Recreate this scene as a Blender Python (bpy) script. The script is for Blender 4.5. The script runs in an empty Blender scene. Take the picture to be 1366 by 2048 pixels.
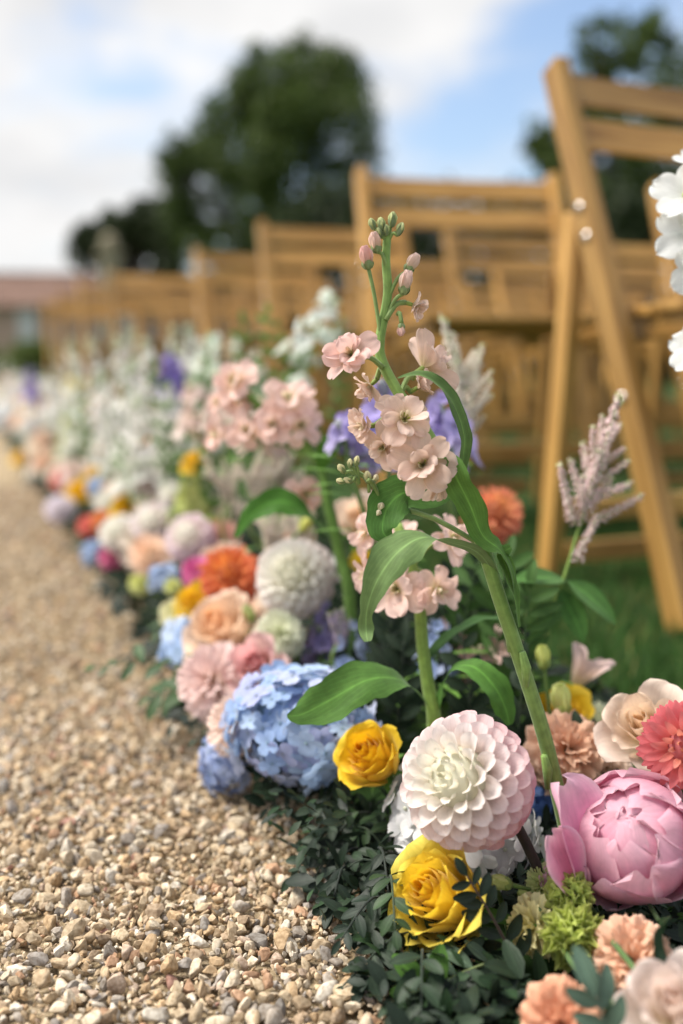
import bpy, math, random
import numpy as np
from mathutils import Matrix, Vector, Quaternion
random.seed(7); rng = np.random.default_rng(7)
sc = bpy.context.scene
COL = sc.collection
V = Vector; R_ = math.radians

# ------------------------------------------------------------------ camera
CAM_H = .35
YAW, PITCH = R_(20.93), R_(8.456)
FPX, PCX, PCY = 1991.0, 683.0, 1024.0
cd = bpy.data.cameras.new('camera'); cam = bpy.data.objects.new('camera', cd); COL.objects.link(cam)
cam.location = (0, 0, CAM_H); cam.rotation_euler = (R_(90) - PITCH, 0, -YAW)
cd.sensor_fit = 'VERTICAL'; cd.sensor_height = 36; cd.sensor_width = 24; cd.lens = 35
cd.clip_start = .02; cd.clip_end = 4000
cd.dof.use_dof = True; cd.dof.focus_distance = .600; cd.dof.aperture_fstop = 2.6; cd.dof.aperture_blades = 0
sc.camera = cam

# ------------------------------------------------------------------ sky, sun, exposure
SUN_EL, SUN_AZ = R_(58), R_(-62)          # azimuth from +Y towards +X
w = bpy.data.worlds.new('World'); sc.world = w; w.use_nodes = True
nt = w.node_tree; nt.nodes.clear()
def wn(t, **k):
    n = nt.nodes.new(t)
    for a, b in k.items(): setattr(n, a, b)
    return n
out = wn('ShaderNodeOutputWorld'); bg = wn('ShaderNodeBackground'); bg2 = wn('ShaderNodeBackground'); mixs = wn('ShaderNodeMixShader')
sky = wn('ShaderNodeTexSky', sky_type='NISHITA', sun_disc=False, sun_elevation=SUN_EL, sun_rotation=SUN_AZ, air_density=1.0, dust_density=2.2, ozone_density=1.0)
nt.links.new(sky.outputs[0], bg.inputs[0]); bg.inputs[1].default_value = .10
tc = wn('ShaderNodeTexCoord'); mp = wn('ShaderNodeMapping'); mp.inputs['Scale'].default_value = (1, 1, 1.9)
mp.inputs['Location'].default_value = (6.40, 8.11, 0.15)
nz = wn('ShaderNodeTexNoise'); nz.inputs['Scale'].default_value = 3.1; nz.inputs['Detail'].default_value = 5; nz.inputs['Roughness'].default_value = .5
nz.inputs['Distortion'].default_value = .25
cr = wn('ShaderNodeValToRGB'); cr.color_ramp.elements[0].position = .37; cr.color_ramp.elements[1].position = .57
cr.color_ramp.interpolation = 'EASE'
nz2 = wn('ShaderNodeTexNoise'); nz2.inputs['Scale'].default_value = 6; nz2.inputs['Detail'].default_value = 4
cc = wn('ShaderNodeValToRGB'); cc.color_ramp.elements[0].color = (.37, .37, .375, 1); cc.color_ramp.elements[1].color = (.47, .465, .46, 1)
cc.color_ramp.elements[0].position = .3; cc.color_ramp.elements[1].position = .62
L = nt.links.new
L(tc.outputs['Generated'], mp.inputs[0]); L(mp.outputs[0], nz.inputs['Vector']); L(mp.outputs[0], nz2.inputs['Vector'])
L(nz.outputs[0], cr.inputs[0]); L(nz2.outputs[0], cc.inputs[0]); L(cc.outputs[0], bg2.inputs[0]); bg2.inputs[1].default_value = 1.0
L(cr.outputs[0], mixs.inputs[0]); L(bg.outputs[0], mixs.inputs[1]); L(bg2.outputs[0], mixs.inputs[2]); L(mixs.outputs[0], out.inputs[0])
sd = bpy.data.lights.new('sun', 'SUN'); sd.energy = 2.6; sd.angle = R_(24); sd.color = (1, .95, .87)
sun = bpy.data.objects.new('sun', sd); COL.objects.link(sun)
sdir = V((math.sin(SUN_AZ) * math.cos(SUN_EL), math.cos(SUN_AZ) * math.cos(SUN_EL), math.sin(SUN_EL)))
sun.rotation_euler = sdir.to_track_quat('Z', 'Y').to_euler(); sun.location = (0, 0, 30)
vs = sc.view_settings; vs.view_transform = 'Standard'; vs.look = 'None'; vs.exposure = 1.12; vs.gamma = 1; vs.use_curve_mapping = False
sc.cycles.use_denoising = True; sc.cycles.max_bounces = 7; sc.cycles.diffuse_bounces = 2; sc.cycles.transparent_max_bounces = 4
try: sc.cycles.denoiser = 'OPENIMAGEDENOISE'
except Exception: pass

# ------------------------------------------------------------------ helpers
fwd = V((math.sin(YAW) * math.cos(PITCH), math.cos(YAW) * math.cos(PITCH), -math.sin(PITCH)))
rgt = V((math.cos(YAW), -math.sin(YAW), 0)); upv = rgt.cross(fwd); CP = V((0, 0, CAM_H))
def at(x, y, d):                                   # a photo position and a distance -> the place in the world
    return CP + d * (fwd + (x - PCX) / FPX * rgt + (PCY - y) / FPX * upv)
def cdir(x, y, z): return (rgt * x + upv * y - fwd * z).normalized()   # right, up, towards the viewer
def s(r, g, b):
    f = lambda c: (c / 255 / 12.92) if c / 255 <= .04045 else ((c / 255 + .055) / 1.055) ** 2.4
    return (f(r), f(g), f(b))
def mixc(a, b, t): return tuple(x + (y - x) * t for x, y in zip(a, b))
def mulc(a, k): return tuple(x * k for x in a)

WM = {}
def new(name, data, parent=None, M=None, mat=None, color=None):
    o = bpy.data.objects.new(name, data); COL.objects.link(o)
    M = Matrix.Identity(4) if M is None else M
    WM[o.name] = M
    if parent is not None:
        o.parent = parent; o.matrix_local = WM[parent.name].inverted() @ M
    else: o.matrix_world = M
    if mat is not None and data is not None and not data.materials: data.materials.append(mat)
    if color is not None: o.color = (*color, 1)
    return o
def thing(name, label, cat, loc, group=None, rz=0):
    o = new(name, None, None, Matrix.Translation(loc) @ Matrix.Rotation(rz, 4, 'Z'))
    o.empty_display_size = .02; o['label'] = label; o['category'] = cat
    if group: o['group'] = group
    return o
def tag(o, label, cat, group=None):
    o['label'] = label; o['category'] = cat
    if group: o['group'] = group
def structure(o): o['kind'] = 'structure'; return o

class MB:                                          # collects geometry for ONE mesh: vertices, faces, colour, (u, v)
    def __init__(s_): s_.v = []; s_.f = []; s_.c = []; s_.t = []; s_.n = 0
    def add(s_, v, f, c, t=None, M=None, tint=None):
        v = np.asarray(v, float)
        if M is not None:
            m = np.array(M); v = v @ m[:3, :3].T + m[:3, 3]
        c = np.asarray(c, float)
        if c.ndim == 1: c = np.tile(c, (len(v), 1))
        if tint is not None: c = c * np.asarray(tint)
        s_.v.append(v); s_.c.append(c); s_.t.append(np.zeros((len(v), 2)) if t is None else t)
        n = s_.n
        s_.f.extend([tuple(i + n for i in q) for q in f]); s_.n += len(v)
        return s_
    def arrays(s_): return np.concatenate(s_.v), s_.f, np.concatenate(s_.c), np.concatenate(s_.t)
    def mesh(s_, name, mat, smooth=True):
        v, f, c, t = s_.arrays()
        return mkmesh(name, v, f, c, t, mat, smooth)
def mkmesh(name, v, f, c, t, mat, smooth=True):
    me = bpy.data.meshes.new(name)
    if isinstance(f, np.ndarray):
        k = f.shape[1]
        me.vertices.add(len(v)); me.vertices.foreach_set('co', np.ascontiguousarray(v, np.float32).ravel())
        me.loops.add(f.size); me.loops.foreach_set('vertex_index', f.astype(np.int32).ravel())
        me.polygons.add(len(f)); me.polygons.foreach_set('loop_start', np.arange(0, f.size, k, dtype=np.int32))
        me.update(calc_edges=True)
    else: me.from_pydata([tuple(x) for x in v], [], f)
    a = me.attributes.new('Col', 'FLOAT_COLOR', 'POINT')
    c4 = np.ones((len(v), 4), np.float32); c4[:, :3] = c; a.data.foreach_set('color', c4.ravel())
    a = me.attributes.new('pv', 'FLOAT_VECTOR', 'POINT')
    t3 = np.zeros((len(v), 3), np.float32); t3[:, :2] = t; a.data.foreach_set('vector', t3.ravel())
    me.polygons.foreach_set('use_smooth', np.full(len(me.polygons), smooth)); me.materials.append(mat); me.update()
    return me

# ------------------------------------------------------------------ materials
def mat(name):
    m = bpy.data.materials.new(name); m.use_nodes = True; t = m.node_tree; b = t.nodes['Principled BSDF']
    return m, t, b
def nd(t, typ, **k):
    n = t.nodes.new(typ)
    for a, b in k.items():
        if a in n.inputs: n.inputs[a].default_value = b
        else: setattr(n, a, b)
    return n
def mulnode(t, a, b, fac=1.0, blend='MULTIPLY'):
    n = nd(t, 'ShaderNodeMix', data_type='RGBA', blend_type=blend); n.inputs[0].default_value = fac
    for k, x in ((6, a), (7, b)):
        if hasattr(x, 'links'): t.links.new(x, n.inputs[k])
        else: n.inputs[k].default_value = (*x, 1)
    return n.outputs[2]
def plantmat(name, rough, trans, vein, bump, spec=.3, noise=.25, nscale=180, sheen=0, tgain=1.0, gam=1.0, lveins=0):
    m, t, b = mat(name); l = t.links.new
    at_ = nd(t, 'ShaderNodeAttribute', attribute_name='Col'); oi = nd(t, 'ShaderNodeObjectInfo')
    base = mulnode(t, at_.outputs[0], oi.outputs['Color'])
    if gam != 1: gm = nd(t, 'ShaderNodeGamma'); gm.inputs[1].default_value = gam; l(base, gm.inputs[0]); base = gm.outputs[0]
    pv = nd(t, 'ShaderNodeAttribute', attribute_name='pv'); mpn = nd(t, 'ShaderNodeMapping'); mpn.inputs['Scale'].default_value = (vein, 1.2, 1)
    l(pv.outputs['Vector'], mpn.inputs[0])
    n1 = nd(t, 'ShaderNodeTexNoise', Scale=1.0, Detail=3.0); l(mpn.outputs[0], n1.inputs['Vector'])
    tcn = nd(t, 'ShaderNodeTexCoord'); n2 = nd(t, 'ShaderNodeTexNoise', Scale=nscale, Detail=3.0); geo = nd(t, 'ShaderNodeNewGeometry')
    l(geo.outputs['Position'], n2.inputs['Vector'])
    r1 = nd(t, 'ShaderNodeMapRange'); r1.inputs[1].default_value = .3; r1.inputs[2].default_value = .7; r1.inputs[3].default_value = 1 - noise; r1.inputs[4].default_value = 1 + noise * .45
    ad = nd(t, 'ShaderNodeMath', operation='ADD'); l(n1.outputs[0], ad.inputs[0]); l(n2.outputs[0], ad.inputs[1])
    ml = nd(t, 'ShaderNodeMath', operation='MULTIPLY'); ml.inputs[1].default_value = .5; l(ad.outputs[0], ml.inputs[0]); l(ml.outputs[0], r1.inputs[0])
    if lveins:
        sx_ = nd(t, 'ShaderNodeSeparateXYZ'); l(pv.outputs['Vector'], sx_.inputs[0])
        ab = nd(t, 'ShaderNodeMath', operation='SUBTRACT'); ab.inputs[1].default_value = .5; l(sx_.outputs[0], ab.inputs[0])
        aa = nd(t, 'ShaderNodeMath', operation='ABSOLUTE'); l(ab.outputs[0], aa.inputs[0])
        ph = nd(t, 'ShaderNodeMath', operation='MULTIPLY_ADD'); ph.inputs[1].default_value = -1.1; l(aa.outputs[0], ph.inputs[0]); l(sx_.outputs[1], ph.inputs[2])
        nn = nd(t, 'ShaderNodeMath', operation='MULTIPLY_ADD'); nn.inputs[1].default_value = .05; l(n2.outputs[0], nn.inputs[0]); l(ph.outputs[0], nn.inputs[2])
        fr = nd(t, 'ShaderNodeMath', operation='MULTIPLY'); fr.inputs[1].default_value = lveins * 6.283; l(nn.outputs[0], fr.inputs[0])
        sn = nd(t, 'ShaderNodeMath', operation='SINE'); l(fr.outputs[0], sn.inputs[0])
        vr = nd(t, 'ShaderNodeMapRange'); vr.inputs[1].default_value = .86; vr.inputs[2].default_value = 1; vr.inputs[3].default_value = 0; vr.inputs[4].default_value = .26; l(sn.outputs[0], vr.inputs[0])
        sm = nd(t, 'ShaderNodeMath', operation='ADD'); l(r1.outputs[0], sm.inputs[0]); l(vr.outputs[0], sm.inputs[1])
        rb = nd(t, 'ShaderNodeMapRange'); rb.inputs[1].default_value = .012; rb.inputs[2].default_value = .035; rb.inputs[3].default_value = .5; rb.inputs[4].default_value = 0; l(aa.outputs[0], rb.inputs[0])
        s2 = nd(t, 'ShaderNodeMath', operation='ADD'); l(sm.outputs[0], s2.inputs[0]); l(rb.outputs[0], s2.inputs[1]); r1 = s2
    cmb = nd(t, 'ShaderNodeCombineColor')
    for i in range(3): l(r1.outputs[0], cmb.inputs[i])
    colr = mulnode(t, base, cmb.outputs[0])
    l(colr, b.inputs['Base Color']); b.inputs['Roughness'].default_value = rough; b.inputs['Specular IOR Level'].default_value = spec
    if sheen: b.inputs['Sheen Weight'].default_value = sheen; b.inputs['Sheen Roughness'].default_value = .5
    bp = nd(t, 'ShaderNodeBump'); bp.inputs['Strength'].default_value = bump; bp.inputs['Distance'].default_value = .0006
    l(n1.outputs[0], bp.inputs['Height']); l(bp.outputs[0], b.inputs['Normal'])
    tr = nd(t, 'ShaderNodeBsdfTranslucent'); tg = mulnode(t, colr, (tgain, tgain, tgain)); l(tg, tr.inputs[0])
    ms = nd(t, 'ShaderNodeMixShader'); ms.inputs[0].default_value = trans
    l(b.outputs[0], ms.inputs[1]); l(tr.outputs[0], ms.inputs[2]); l(ms.outputs[0], t.nodes['Material Output'].inputs[0])
    return m
M_PET = plantmat('petal', .6, .42, 20, .7, noise=.15, sheen=.15, gam=.72)
M_LEAF = plantmat('leaf', .62, .26, 6, .6, spec=.22, noise=.34, nscale=160, sheen=.12, lveins=9)
M_DLEAF = plantmat('dark_leaf', .5, .12, 7, .45, spec=.25, noise=.34, nscale=140, lveins=6)
M_STEM = plantmat('stem', .6, .0, 12, .8, noise=.42, sheen=.15)
M_TREE = plantmat('tree_foliage', .6, .2, 4, .2, noise=.3, nscale=1.2)
M_FUZZ = plantmat('plume', .9, .0, 4, .0, noise=.08, gam=.48)

def woodmat():
    m, t, b = mat('honey_wood'); l = t.links.new
    tcn = nd(t, 'ShaderNodeTexCoord'); oi = nd(t, 'ShaderNodeObjectInfo')
    off = nd(t, 'ShaderNodeVectorMath', operation='MULTIPLY_ADD'); cx = nd(t, 'ShaderNodeCombineXYZ')
    for i in range(3): l(oi.outputs['Random'], cx.inputs[i])
    off.inputs[1].default_value = (9, 7, 5); l(cx.outputs[0], off.inputs[0]); l(tcn.outputs['Object'], off.inputs[2])
    mp_ = nd(t, 'ShaderNodeMapping'); mp_.inputs['Scale'].default_value = (60, 60, 3.5); l(off.outputs[0], mp_.inputs[0])
    n = nd(t, 'ShaderNodeTexNoise', Scale=1.0, Detail=5.0, Distortion=.6); l(mp_.outputs[0], n.inputs['Vector'])
    r = nd(t, 'ShaderNodeValToRGB'); e = r.color_ramp.elements
    e[0].position = .3; e[0].color = (.25, .115, .022, 1); e[1].position = .66; e[1].color = (.60, .345, .10, 1)
    l(n.outputs[0], r.inputs[0])
    hv = nd(t, 'ShaderNodeHueSaturation'); mr = nd(t, 'ShaderNodeMapRange'); mr.inputs[3].default_value = .72; mr.inputs[4].default_value = 1.18
    l(oi.outputs['Random'], mr.inputs[0]); l(mr.outputs[0], hv.inputs['Value']); l(r.outputs[0], hv.inputs['Color']); l(hv.outputs[0], b.inputs['Base Color'])
    b.inputs['Roughness'].default_value = .42; b.inputs['Specular IOR Level'].default_value = .4
    bp = nd(t, 'ShaderNodeBump'); bp.inputs['Strength'].default_value = .15; bp.inputs['Distance'].default_value = .001; l(n.outputs[0], bp.inputs['Height']); l(bp.outputs[0], b.inputs['Normal'])
    return m
M_WOOD = woodmat()
M_METAL, t_, b_ = mat('bolt_metal'); b_.inputs['Base Color'].default_value = (.62, .6, .58, 1); b_.inputs['Metallic'].default_value = 1; b_.inputs['Roughness'].default_value = .22

def noisemat(name, c0, c1, scale, rough=.9, c2=None, detail=6, bump=.3, bd=.01):
    m, t, b = mat(name); l = t.links.new
    geo = nd(t, 'ShaderNodeNewGeometry'); n = nd(t, 'ShaderNodeTexNoise', Scale=scale, Detail=float(detail), Roughness=.65); l(geo.outputs['Position'], n.inputs['Vector'])
    r = nd(t, 'ShaderNodeValToRGB'); e = r.color_ramp.elements; e[0].position = .33; e[0].color = (*c0, 1); e[1].position = .67; e[1].color = (*c1, 1)
    if c2: x = e.new(.5); x.color = (*c2, 1)
    l(n.outputs[0], r.inputs[0]); l(r.outputs[0], b.inputs['Base Color']); b.inputs['Roughness'].default_value = rough; b.inputs['Specular IOR Level'].default_value = .2
    bp = nd(t, 'ShaderNodeBump'); bp.inputs['Strength'].default_value = bump; bp.inputs['Distance'].default_value = bd; l(n.outputs[0], bp.inputs['Height']); l(bp.outputs[0], b.inputs['Normal'])
    return m
M_LAWN = noisemat('lawn', (.016, .040, .009), (.04, .085, .018), 30, c2=(.026, .06, .013))
M_GRAVELBED = noisemat('gravel_ground', (.22, .155, .085), (.55, .45, .31), 95, c2=(.38, .29, .175), detail=8, bump=.8)
M_PEB, t_, b_ = mat('pebble'); b_.inputs['Roughness'].default_value = .85; b_.inputs['Specular IOR Level'].default_value = .15
a_ = nd(t_, 'ShaderNodeAttribute', attribute_name='Col'); g_ = nd(t_, 'ShaderNodeNewGeometry'); n_ = nd(t_, 'ShaderNodeTexNoise', Scale=420.0, Detail=4.0)
t_.links.new(g_.outputs['Position'], n_.inputs['Vector']); rp_ = nd(t_, 'ShaderNodeValToRGB'); rp_.color_ramp.elements[0].position = .3; rp_.color_ramp.elements[0].color = (.55, .5, .45, 1); rp_.color_ramp.elements[1].position = .65
t_.links.new(n_.outputs[0], rp_.inputs[0]); t_.links.new(mulnode(t_, a_.outputs[0], rp_.outputs[0]), b_.inputs['Base Color'])
bp_ = nd(t_, 'ShaderNodeBump'); bp_.inputs['Strength'].default_value = .4; bp_.inputs['Distance'].default_value = .0008; t_.links.new(n_.outputs[0], bp_.inputs['Height']); t_.links.new(bp_.outputs[0], b_.inputs['Normal'])
M_BARK = noisemat('bark', (.03, .022, .015), (.09, .07, .05), 8, bump=.8, bd=.05)
M_ROOF = noisemat('clay_tile', (.17, .105, .08), (.28, .18, .14), 3)
M_BRICK = noisemat('pale_brick', (.52, .34, .26), (.66, .48, .38), 4)
M_STONE = noisemat('limestone', (.28, .24, .16), (.42, .37, .26), 5)
M_WHITEP = noisemat('white_paint', (.70, .69, .66), (.80, .79, .77), 2, rough=.5)
M_DARKG = noisemat('window_glass', (.02, .025, .03), (.04, .045, .05), 2, rough=.1)

# ------------------------------------------------------------------ basic shapes
def box_arrays(sx, sy, sz, bev=0.0):
    import bmesh
    bm = bmesh.new(); bmesh.ops.create_cube(bm, size=1)
    for v in bm.verts: v.co = V((v.co.x * sx, v.co.y * sy, v.co.z * sz))
    if bev: bmesh.ops.bevel(bm, geom=bm.edges[:], offset=bev, segments=2, affect='EDGES', profile=.6)
    bm.verts.index_update(); v = np.array([x.co[:] for x in bm.verts]); f = [tuple(y.index for y in x.verts) for x in bm.faces]; bm.free()
    return v, f
def tube(pts, rad, n=8, close=True):
    pts = [V(p) for p in pts]; k = len(pts)
    rad = rad if hasattr(rad, '__len__') else [rad] * k
    vs_, fs, ts = [], [], []; ref = None
    for i, p in enumerate(pts):
        d = (pts[min(i + 1, k - 1)] - pts[max(i - 1, 0)]).normalized()
        if ref is None: ref = V((0, 0, 1)) if abs(d.z) < .9 else V((1, 0, 0))
        x = (ref - d * ref.dot(d)).normalized(); ref = x; y = d.cross(x)
        for j in range(n):
            a = 2 * math.pi * j / n; vs_.append(p + (x * math.cos(a) + y * math.sin(a)) * rad[i]); ts.append((j / n, i / k))
    for i in range(k - 1):
        for j in range(n):
            a = i * n + j; b = i * n + (j + 1) % n; fs.append((a, b, b + n, a + n))
    if close: fs.append(tuple(range(n))[::-1]); fs.append(tuple(range((k - 1) * n, k * n)))
    return np.array([p[:] for p in vs_]), fs, np.array(ts)
def smooth_path(P, m=6):
    P = [V(p) for p in P]; o = []
    for i in range(len(P) - 1):
        a, b, c, d = P[max(i - 1, 0)], P[i], P[i + 1], P[min(i + 2, len(P) - 1)]
        for k in range(m):
            t = k / m; o.append(.5 * ((2 * b) + (c - a) * t + (2 * a - 5 * b + 4 * c - d) * t * t + (3 * b - a - 3 * c + d) * t ** 3))
    o.append(P[-1]); return o
def lerp_list(L_, t):
    x = t * (len(L_) - 1); i = min(int(x), len(L_) - 2); return L_[i] + (L_[i + 1] - L_[i]) * (x - i)
def frame(pos, d, up, sc_=1.0):
    """+Z along d, upper / inner face (-Y) towards up"""
    z = V(d).normalized(); y = -V(up); y = y - z * y.dot(z)
    if y.length < 1e-5: y = z.orthogonal()
    y.normalize(); x = y.cross(z)
    m = Matrix((x, y, z)).transposed().to_4x4()
    return Matrix.Translation(pos) @ m @ Matrix.Scale(sc_, 4)

class Proto:                                       # a petal / leaf / floret shape, used as shared mesh or joined
    def __init__(s_, name, v, f, c, t, mat_): s_.name, s_.v, s_.f, s_.c, s_.t, s_.mat, s_.me = name, v, f, c, t, mat_, None
    def mesh(s_):
        if s_.me is None: s_.me = mkmesh(s_.name, s_.v, s_.f, s_.c, s_.t, s_.mat)
        return s_.me
def petal(name, L=1, W=.6, vm=.6, p=2.2, base=.25, bend=((0, 0), (1, 0)), wrap=0, ruf=0, rf=2.5, ser=0, sk=9, notch=0, fan=False, roll=0,
          nu=6, nv=8, cols=((1, 1, 1),) * 3, seed=0, mat_=None, fold=0, edge=None, crumple=.012):
    r = random.Random(seed); ph = [r.uniform(0, 6.28) for _ in range(6)]
    vv, cc_, tt, ff = [], [], [], []
    bt = [b[0] for b in bend]; ba = [R_(b[1]) for b in bend]
    y = z = 0; pv_ = 0
    for i in range(nv + 1):
        q = i / nv; v = 1 - (1 - q) ** 1.5 if not fan else q
        th = np.interp((v + pv_) / 2, bt, ba); dl = (v - pv_) * L; y += math.sin(th) * dl; z += math.cos(th) * dl; pv_ = v
        th2 = np.interp(v, bt, ba)
        if fan: wd = (base + (1 - base) * v ** .75) * W / 2
        elif v < vm: wd = (base + (1 - base) * math.sin(math.pi / 2 * v / vm) ** .9) * W / 2
        else: wd = max(.06, (1 - ((v - vm) / (1 - vm)) ** p)) ** (1 / p) * W / 2
        for j in range(nu + 1):
            u = -1 + 2 * j / nu
            if wrap:
                al = R_(wrap) * min(1, wd / (W / 2) + .15); rw = wd / al; x = rw * math.sin(u * al); yo = -rw * (1 - math.cos(u * al))
            else: x = u * wd; yo = 0
            yo += -fold * abs(u) * wd
            d = ruf * L * v ** 2.2 * (math.sin(rf * math.pi * u + ph[0]) + .5 * math.sin(2.1 * rf * math.pi * u + ph[1])) * (.45 + .55 * abs(u) if not fan else 1)
            d += crumple * L * v * math.sin(5 * u + ph[2] + 4 * v) * math.cos(7 * v + ph[3])
            d += roll * L * v ** 3 * u * u
            zl = 0
            if fan: zl = -.16 * L * u * u * v
            if ser: zl += ser * L * v ** 4 * (math.sin(sk * u + ph[4]) + .6 * math.sin(2.3 * sk * u + ph[5]))
            if notch: zl -= notch * L * math.exp(-(u / .35) ** 2) * v ** 6
            yo += d
            vv.append((x, y + yo * math.cos(th2) + zl * math.sin(th2), z - yo * math.sin(th2) + zl * math.cos(th2)))
            c = mixc(cols[0], cols[1], min(1, v / .5)) if v < .5 else mixc(cols[1], cols[2], (v - .5) / .5)
            if edge is not None: c = mixc(c, edge, max(abs(u) ** 4, v ** 8) * .8)
            cc_.append(c); tt.append((u * .5 + .5, v))
    n = nu + 1
    for i in range(nv):
        for j in range(nu): a = i * n + j; ff.append((a, a + 1, a + n + 1, a + n))
    return Proto(name, np.array(vv), ff, np.array(cc_), np.array(tt), mat_ or M_PET)

class Sink:                                        # where the pieces of one flower go: separate parts, or one joined head
    def __init__(s_, parent, joined): s_.p = parent; s_.mb = MB() if joined else None
    def put(s_, name, pr, M, tint=(1, 1, 1), parent=None):
        if s_.mb is not None: s_.mb.add(pr.v, pr.f, pr.c, pr.t, M, tint); return None
        return new(name, pr.mesh(), parent or s_.p, M, color=tint)
    def done(s_, name, mat_=None):
        if s_.mb is not None and s_.mb.n: 
            s_.mb.v = [x - np.array(WM[s_.p.name].translation) for x in s_.mb.v]
            new(name, s_.mb.mesh(name, mat_ or M_PET), s_.p, Matrix.Translation(WM[s_.p.name].translation))
def local_mesh(parent, v): return np.asarray(v) - np.array(WM[parent.name].translation)
def add_tube(parent, name, pts, rad, col, mat_=None, n=8):
    v, f, t = tube(pts, rad, n); mb = MB(); mb.add(local_mesh(parent, v), f, col, t)
    return new(name, mb.mesh(name, mat_ or M_STEM), parent, WM[parent.name].copy())
G_STEM = s(118, 146, 70); G_DK = s(52, 72, 40); G_LEAF = s(92, 134, 52)
def jit(k): return 1 + random.uniform(-k, k)
def flower_root(name, label, cat, c, axis, R, group=None, base=None, stemcol=None, stemr=None, sub=.5):
    axis = V(axis).normalized()
    if base is None:
        bx = min(max(c.x - axis.x * .05 + .015, .27), .52); by = c.y - axis.y * .03 + .01; base = V((bx, by, .03))
    root = thing(name, label, cat, V((base[0], base[1], 0)), group)
    top = c - axis * R * sub; mid = top - axis * max(.02, R * .6); mid.z = max(mid.z, .035)
    b = V(base); q = b.lerp(mid, .5); q.z = max(.03, q.z)
    r = stemr or max(.0016, R * .055)
    P = smooth_path([b - V((0, 0, .028)), q, mid, top], 4)
    add_tube(root, 'stem', P, [r] * len(P), stemcol or mulc(G_STEM, jit(.2)))
    return root, V(axis)
def basis(c, axis, R, spin=0):
    up = V((0, 0, 1)) if abs(axis.z) < .95 else V((0, 1, 0))
    q = V(axis).to_track_quat('Z', 'Y').to_matrix().to_4x4()
    return Matrix.Translation(c) @ q @ Matrix.Rotation(spin, 4, 'Z') @ Matrix.Scale(R, 4)
def ring(B, th, tilt, r, h, sx=1, sz=1, spin=0, sy=None):
    return B @ Matrix.Rotation(th, 4, 'Z') @ Matrix.Translation((0, r, h)) @ Matrix.Rotation(-tilt, 4, 'X') @ Matrix.Rotation(spin, 4, 'Z') @ Matrix.Diagonal((sx, sy or sx, sz, 1))
GA = 2.39996

_pc = {}
def cached(key, fn):
    if key not in _pc: _pc[key] = fn()
    return _pc[key]

def dahlia(c, axis, R, label, cc0, cc1, cc2, n=150, joined=False, style='ball', group=None, base=None, stemcol=None, name='dahlia', stemr=None, maxphi=132):
    root, ax = flower_root(name, label, 'dahlia', c, axis, R, group, base, stemcol, stemr, .3)
    B = basis(c, ax, R); sk = Sink(root, joined)
    if style == 'ball':
        prs = [cached(('dball', k, joined), lambda: petal('petal', 1, .62, .68, 2.1, .5, ((0, -4), (.5, 0), (1, 16)), 62, roll=.03, nu=4 if joined else 8, nv=5 if joined else 9, seed=k, crumple=.015,
               cols=((1, .97, .80), (1, .99, .95), (1, 1, 1)))) for k in range(3)]
    else:
        prs = [cached(('dspk', k, joined), lambda: petal('petal', 1, .40, .55, 1.5, .5, ((0, -6), (.6, 2), (1, 30)), 40, roll=.02, nu=4, nv=5 if joined else 8, seed=k + 9,
               cols=((.85, .8, .6), (1, 1, .95), (1, 1, 1)))) for k in range(3)]
    mp_ = R_(maxphi)
    for i in range(n):
        t = (i + .6) / n
        ph = mp_ * t ** .60                                        # tighter in the heart
        th = i * GA
        L_ = (.16 + .50 * min(1, (ph / R_(75)))) if style == 'ball' else (.34 + .34 * min(1, ph / R_(70)))
        W_ = (.20 + .80 * min(1, ph / R_(62)) ** .9) * (.74 if style == 'ball' else .62)
        r0 = 1.0 - L_ + (.0 if style == 'ball' else random.uniform(-.05, .06))
        if ph < R_(24): r0 -= .07 * (1 - ph / R_(24))
        k = .10 if style == 'ball' else .22
        tilt = ph + R_(random.uniform(-3, 3)) - R_(26) * max(0, 1 - ph / R_(50))
        M = ring(B, th, tilt, r0 * math.sin(ph), r0 * math.cos(ph) * .92, W_ * jit(.10), L_ * jit(.07), random.uniform(-k, k))
        u = min(1, ph / R_(118)); col = mixc(cc0, cc1, min(1, u / .42)) if u < .42 else mixc(cc1, cc2, (u - .42) / .58)
        sk.put('petal', random.choice(prs), M, mulc(col, jit(.03)))
    sk.done('petals')
    cv, cf, ct = sphere_arrays(.66 if style == 'ball' else .5, 12, 9); mb = MB(); mb.add(cv, cf, mixc(cc0, (.7, .7, .3), .15) if style == 'ball' else mulc(cc1, .7), ct, Matrix.Translation((0, 0, .08)) @ Matrix.Diagonal((.8, .8, 1, 1)))
    new('core', mb.mesh('core', M_PET), root, B)
    if not joined:
        mb = MB(); pr = petal('sepal', .34, .2, .5, 1.6, .5, ((0, 60), (1, 120)), 20, cols=(G_LEAF,) * 3, mat_=M_LEAF, nu=4, nv=5)
        for k in range(7): mb.add(pr.v, pr.f, pr.c, pr.t, ring(Matrix.Identity(4), k * .9, R_(100), .18, -.42))
        new('calyx', mb.mesh('calyx', M_LEAF), root, B)
    return root
def sphere_arrays(r, n=10, m=7, sq=(1, 1, 1)):
    v = [(0, 0, -r)]; f = []
    for i in range(1, m):
        a = -math.pi / 2 + math.pi * i / m
        for j in range(n): b = 2 * math.pi * j / n; v.append((r * math.cos(a) * math.cos(b), r * math.cos(a) * math.sin(b), r * math.sin(a)))
    v.append((0, 0, r)); k = len(v) - 1
    for j in range(n): f.append((0, 1 + (j + 1) % n, 1 + j)); f.append((k, 1 + (m - 2) * n + j, 1 + (m - 2) * n + (j + 1) % n))
    for i in range(m - 2):
        for j in range(n): a = 1 + i * n + j; b = 1 + i * n + (j + 1) % n; f.append((a, b, b + n, a + n))
    v = np.array(v) * np.array(sq); return v, f, np.zeros((len(v), 2))

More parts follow.
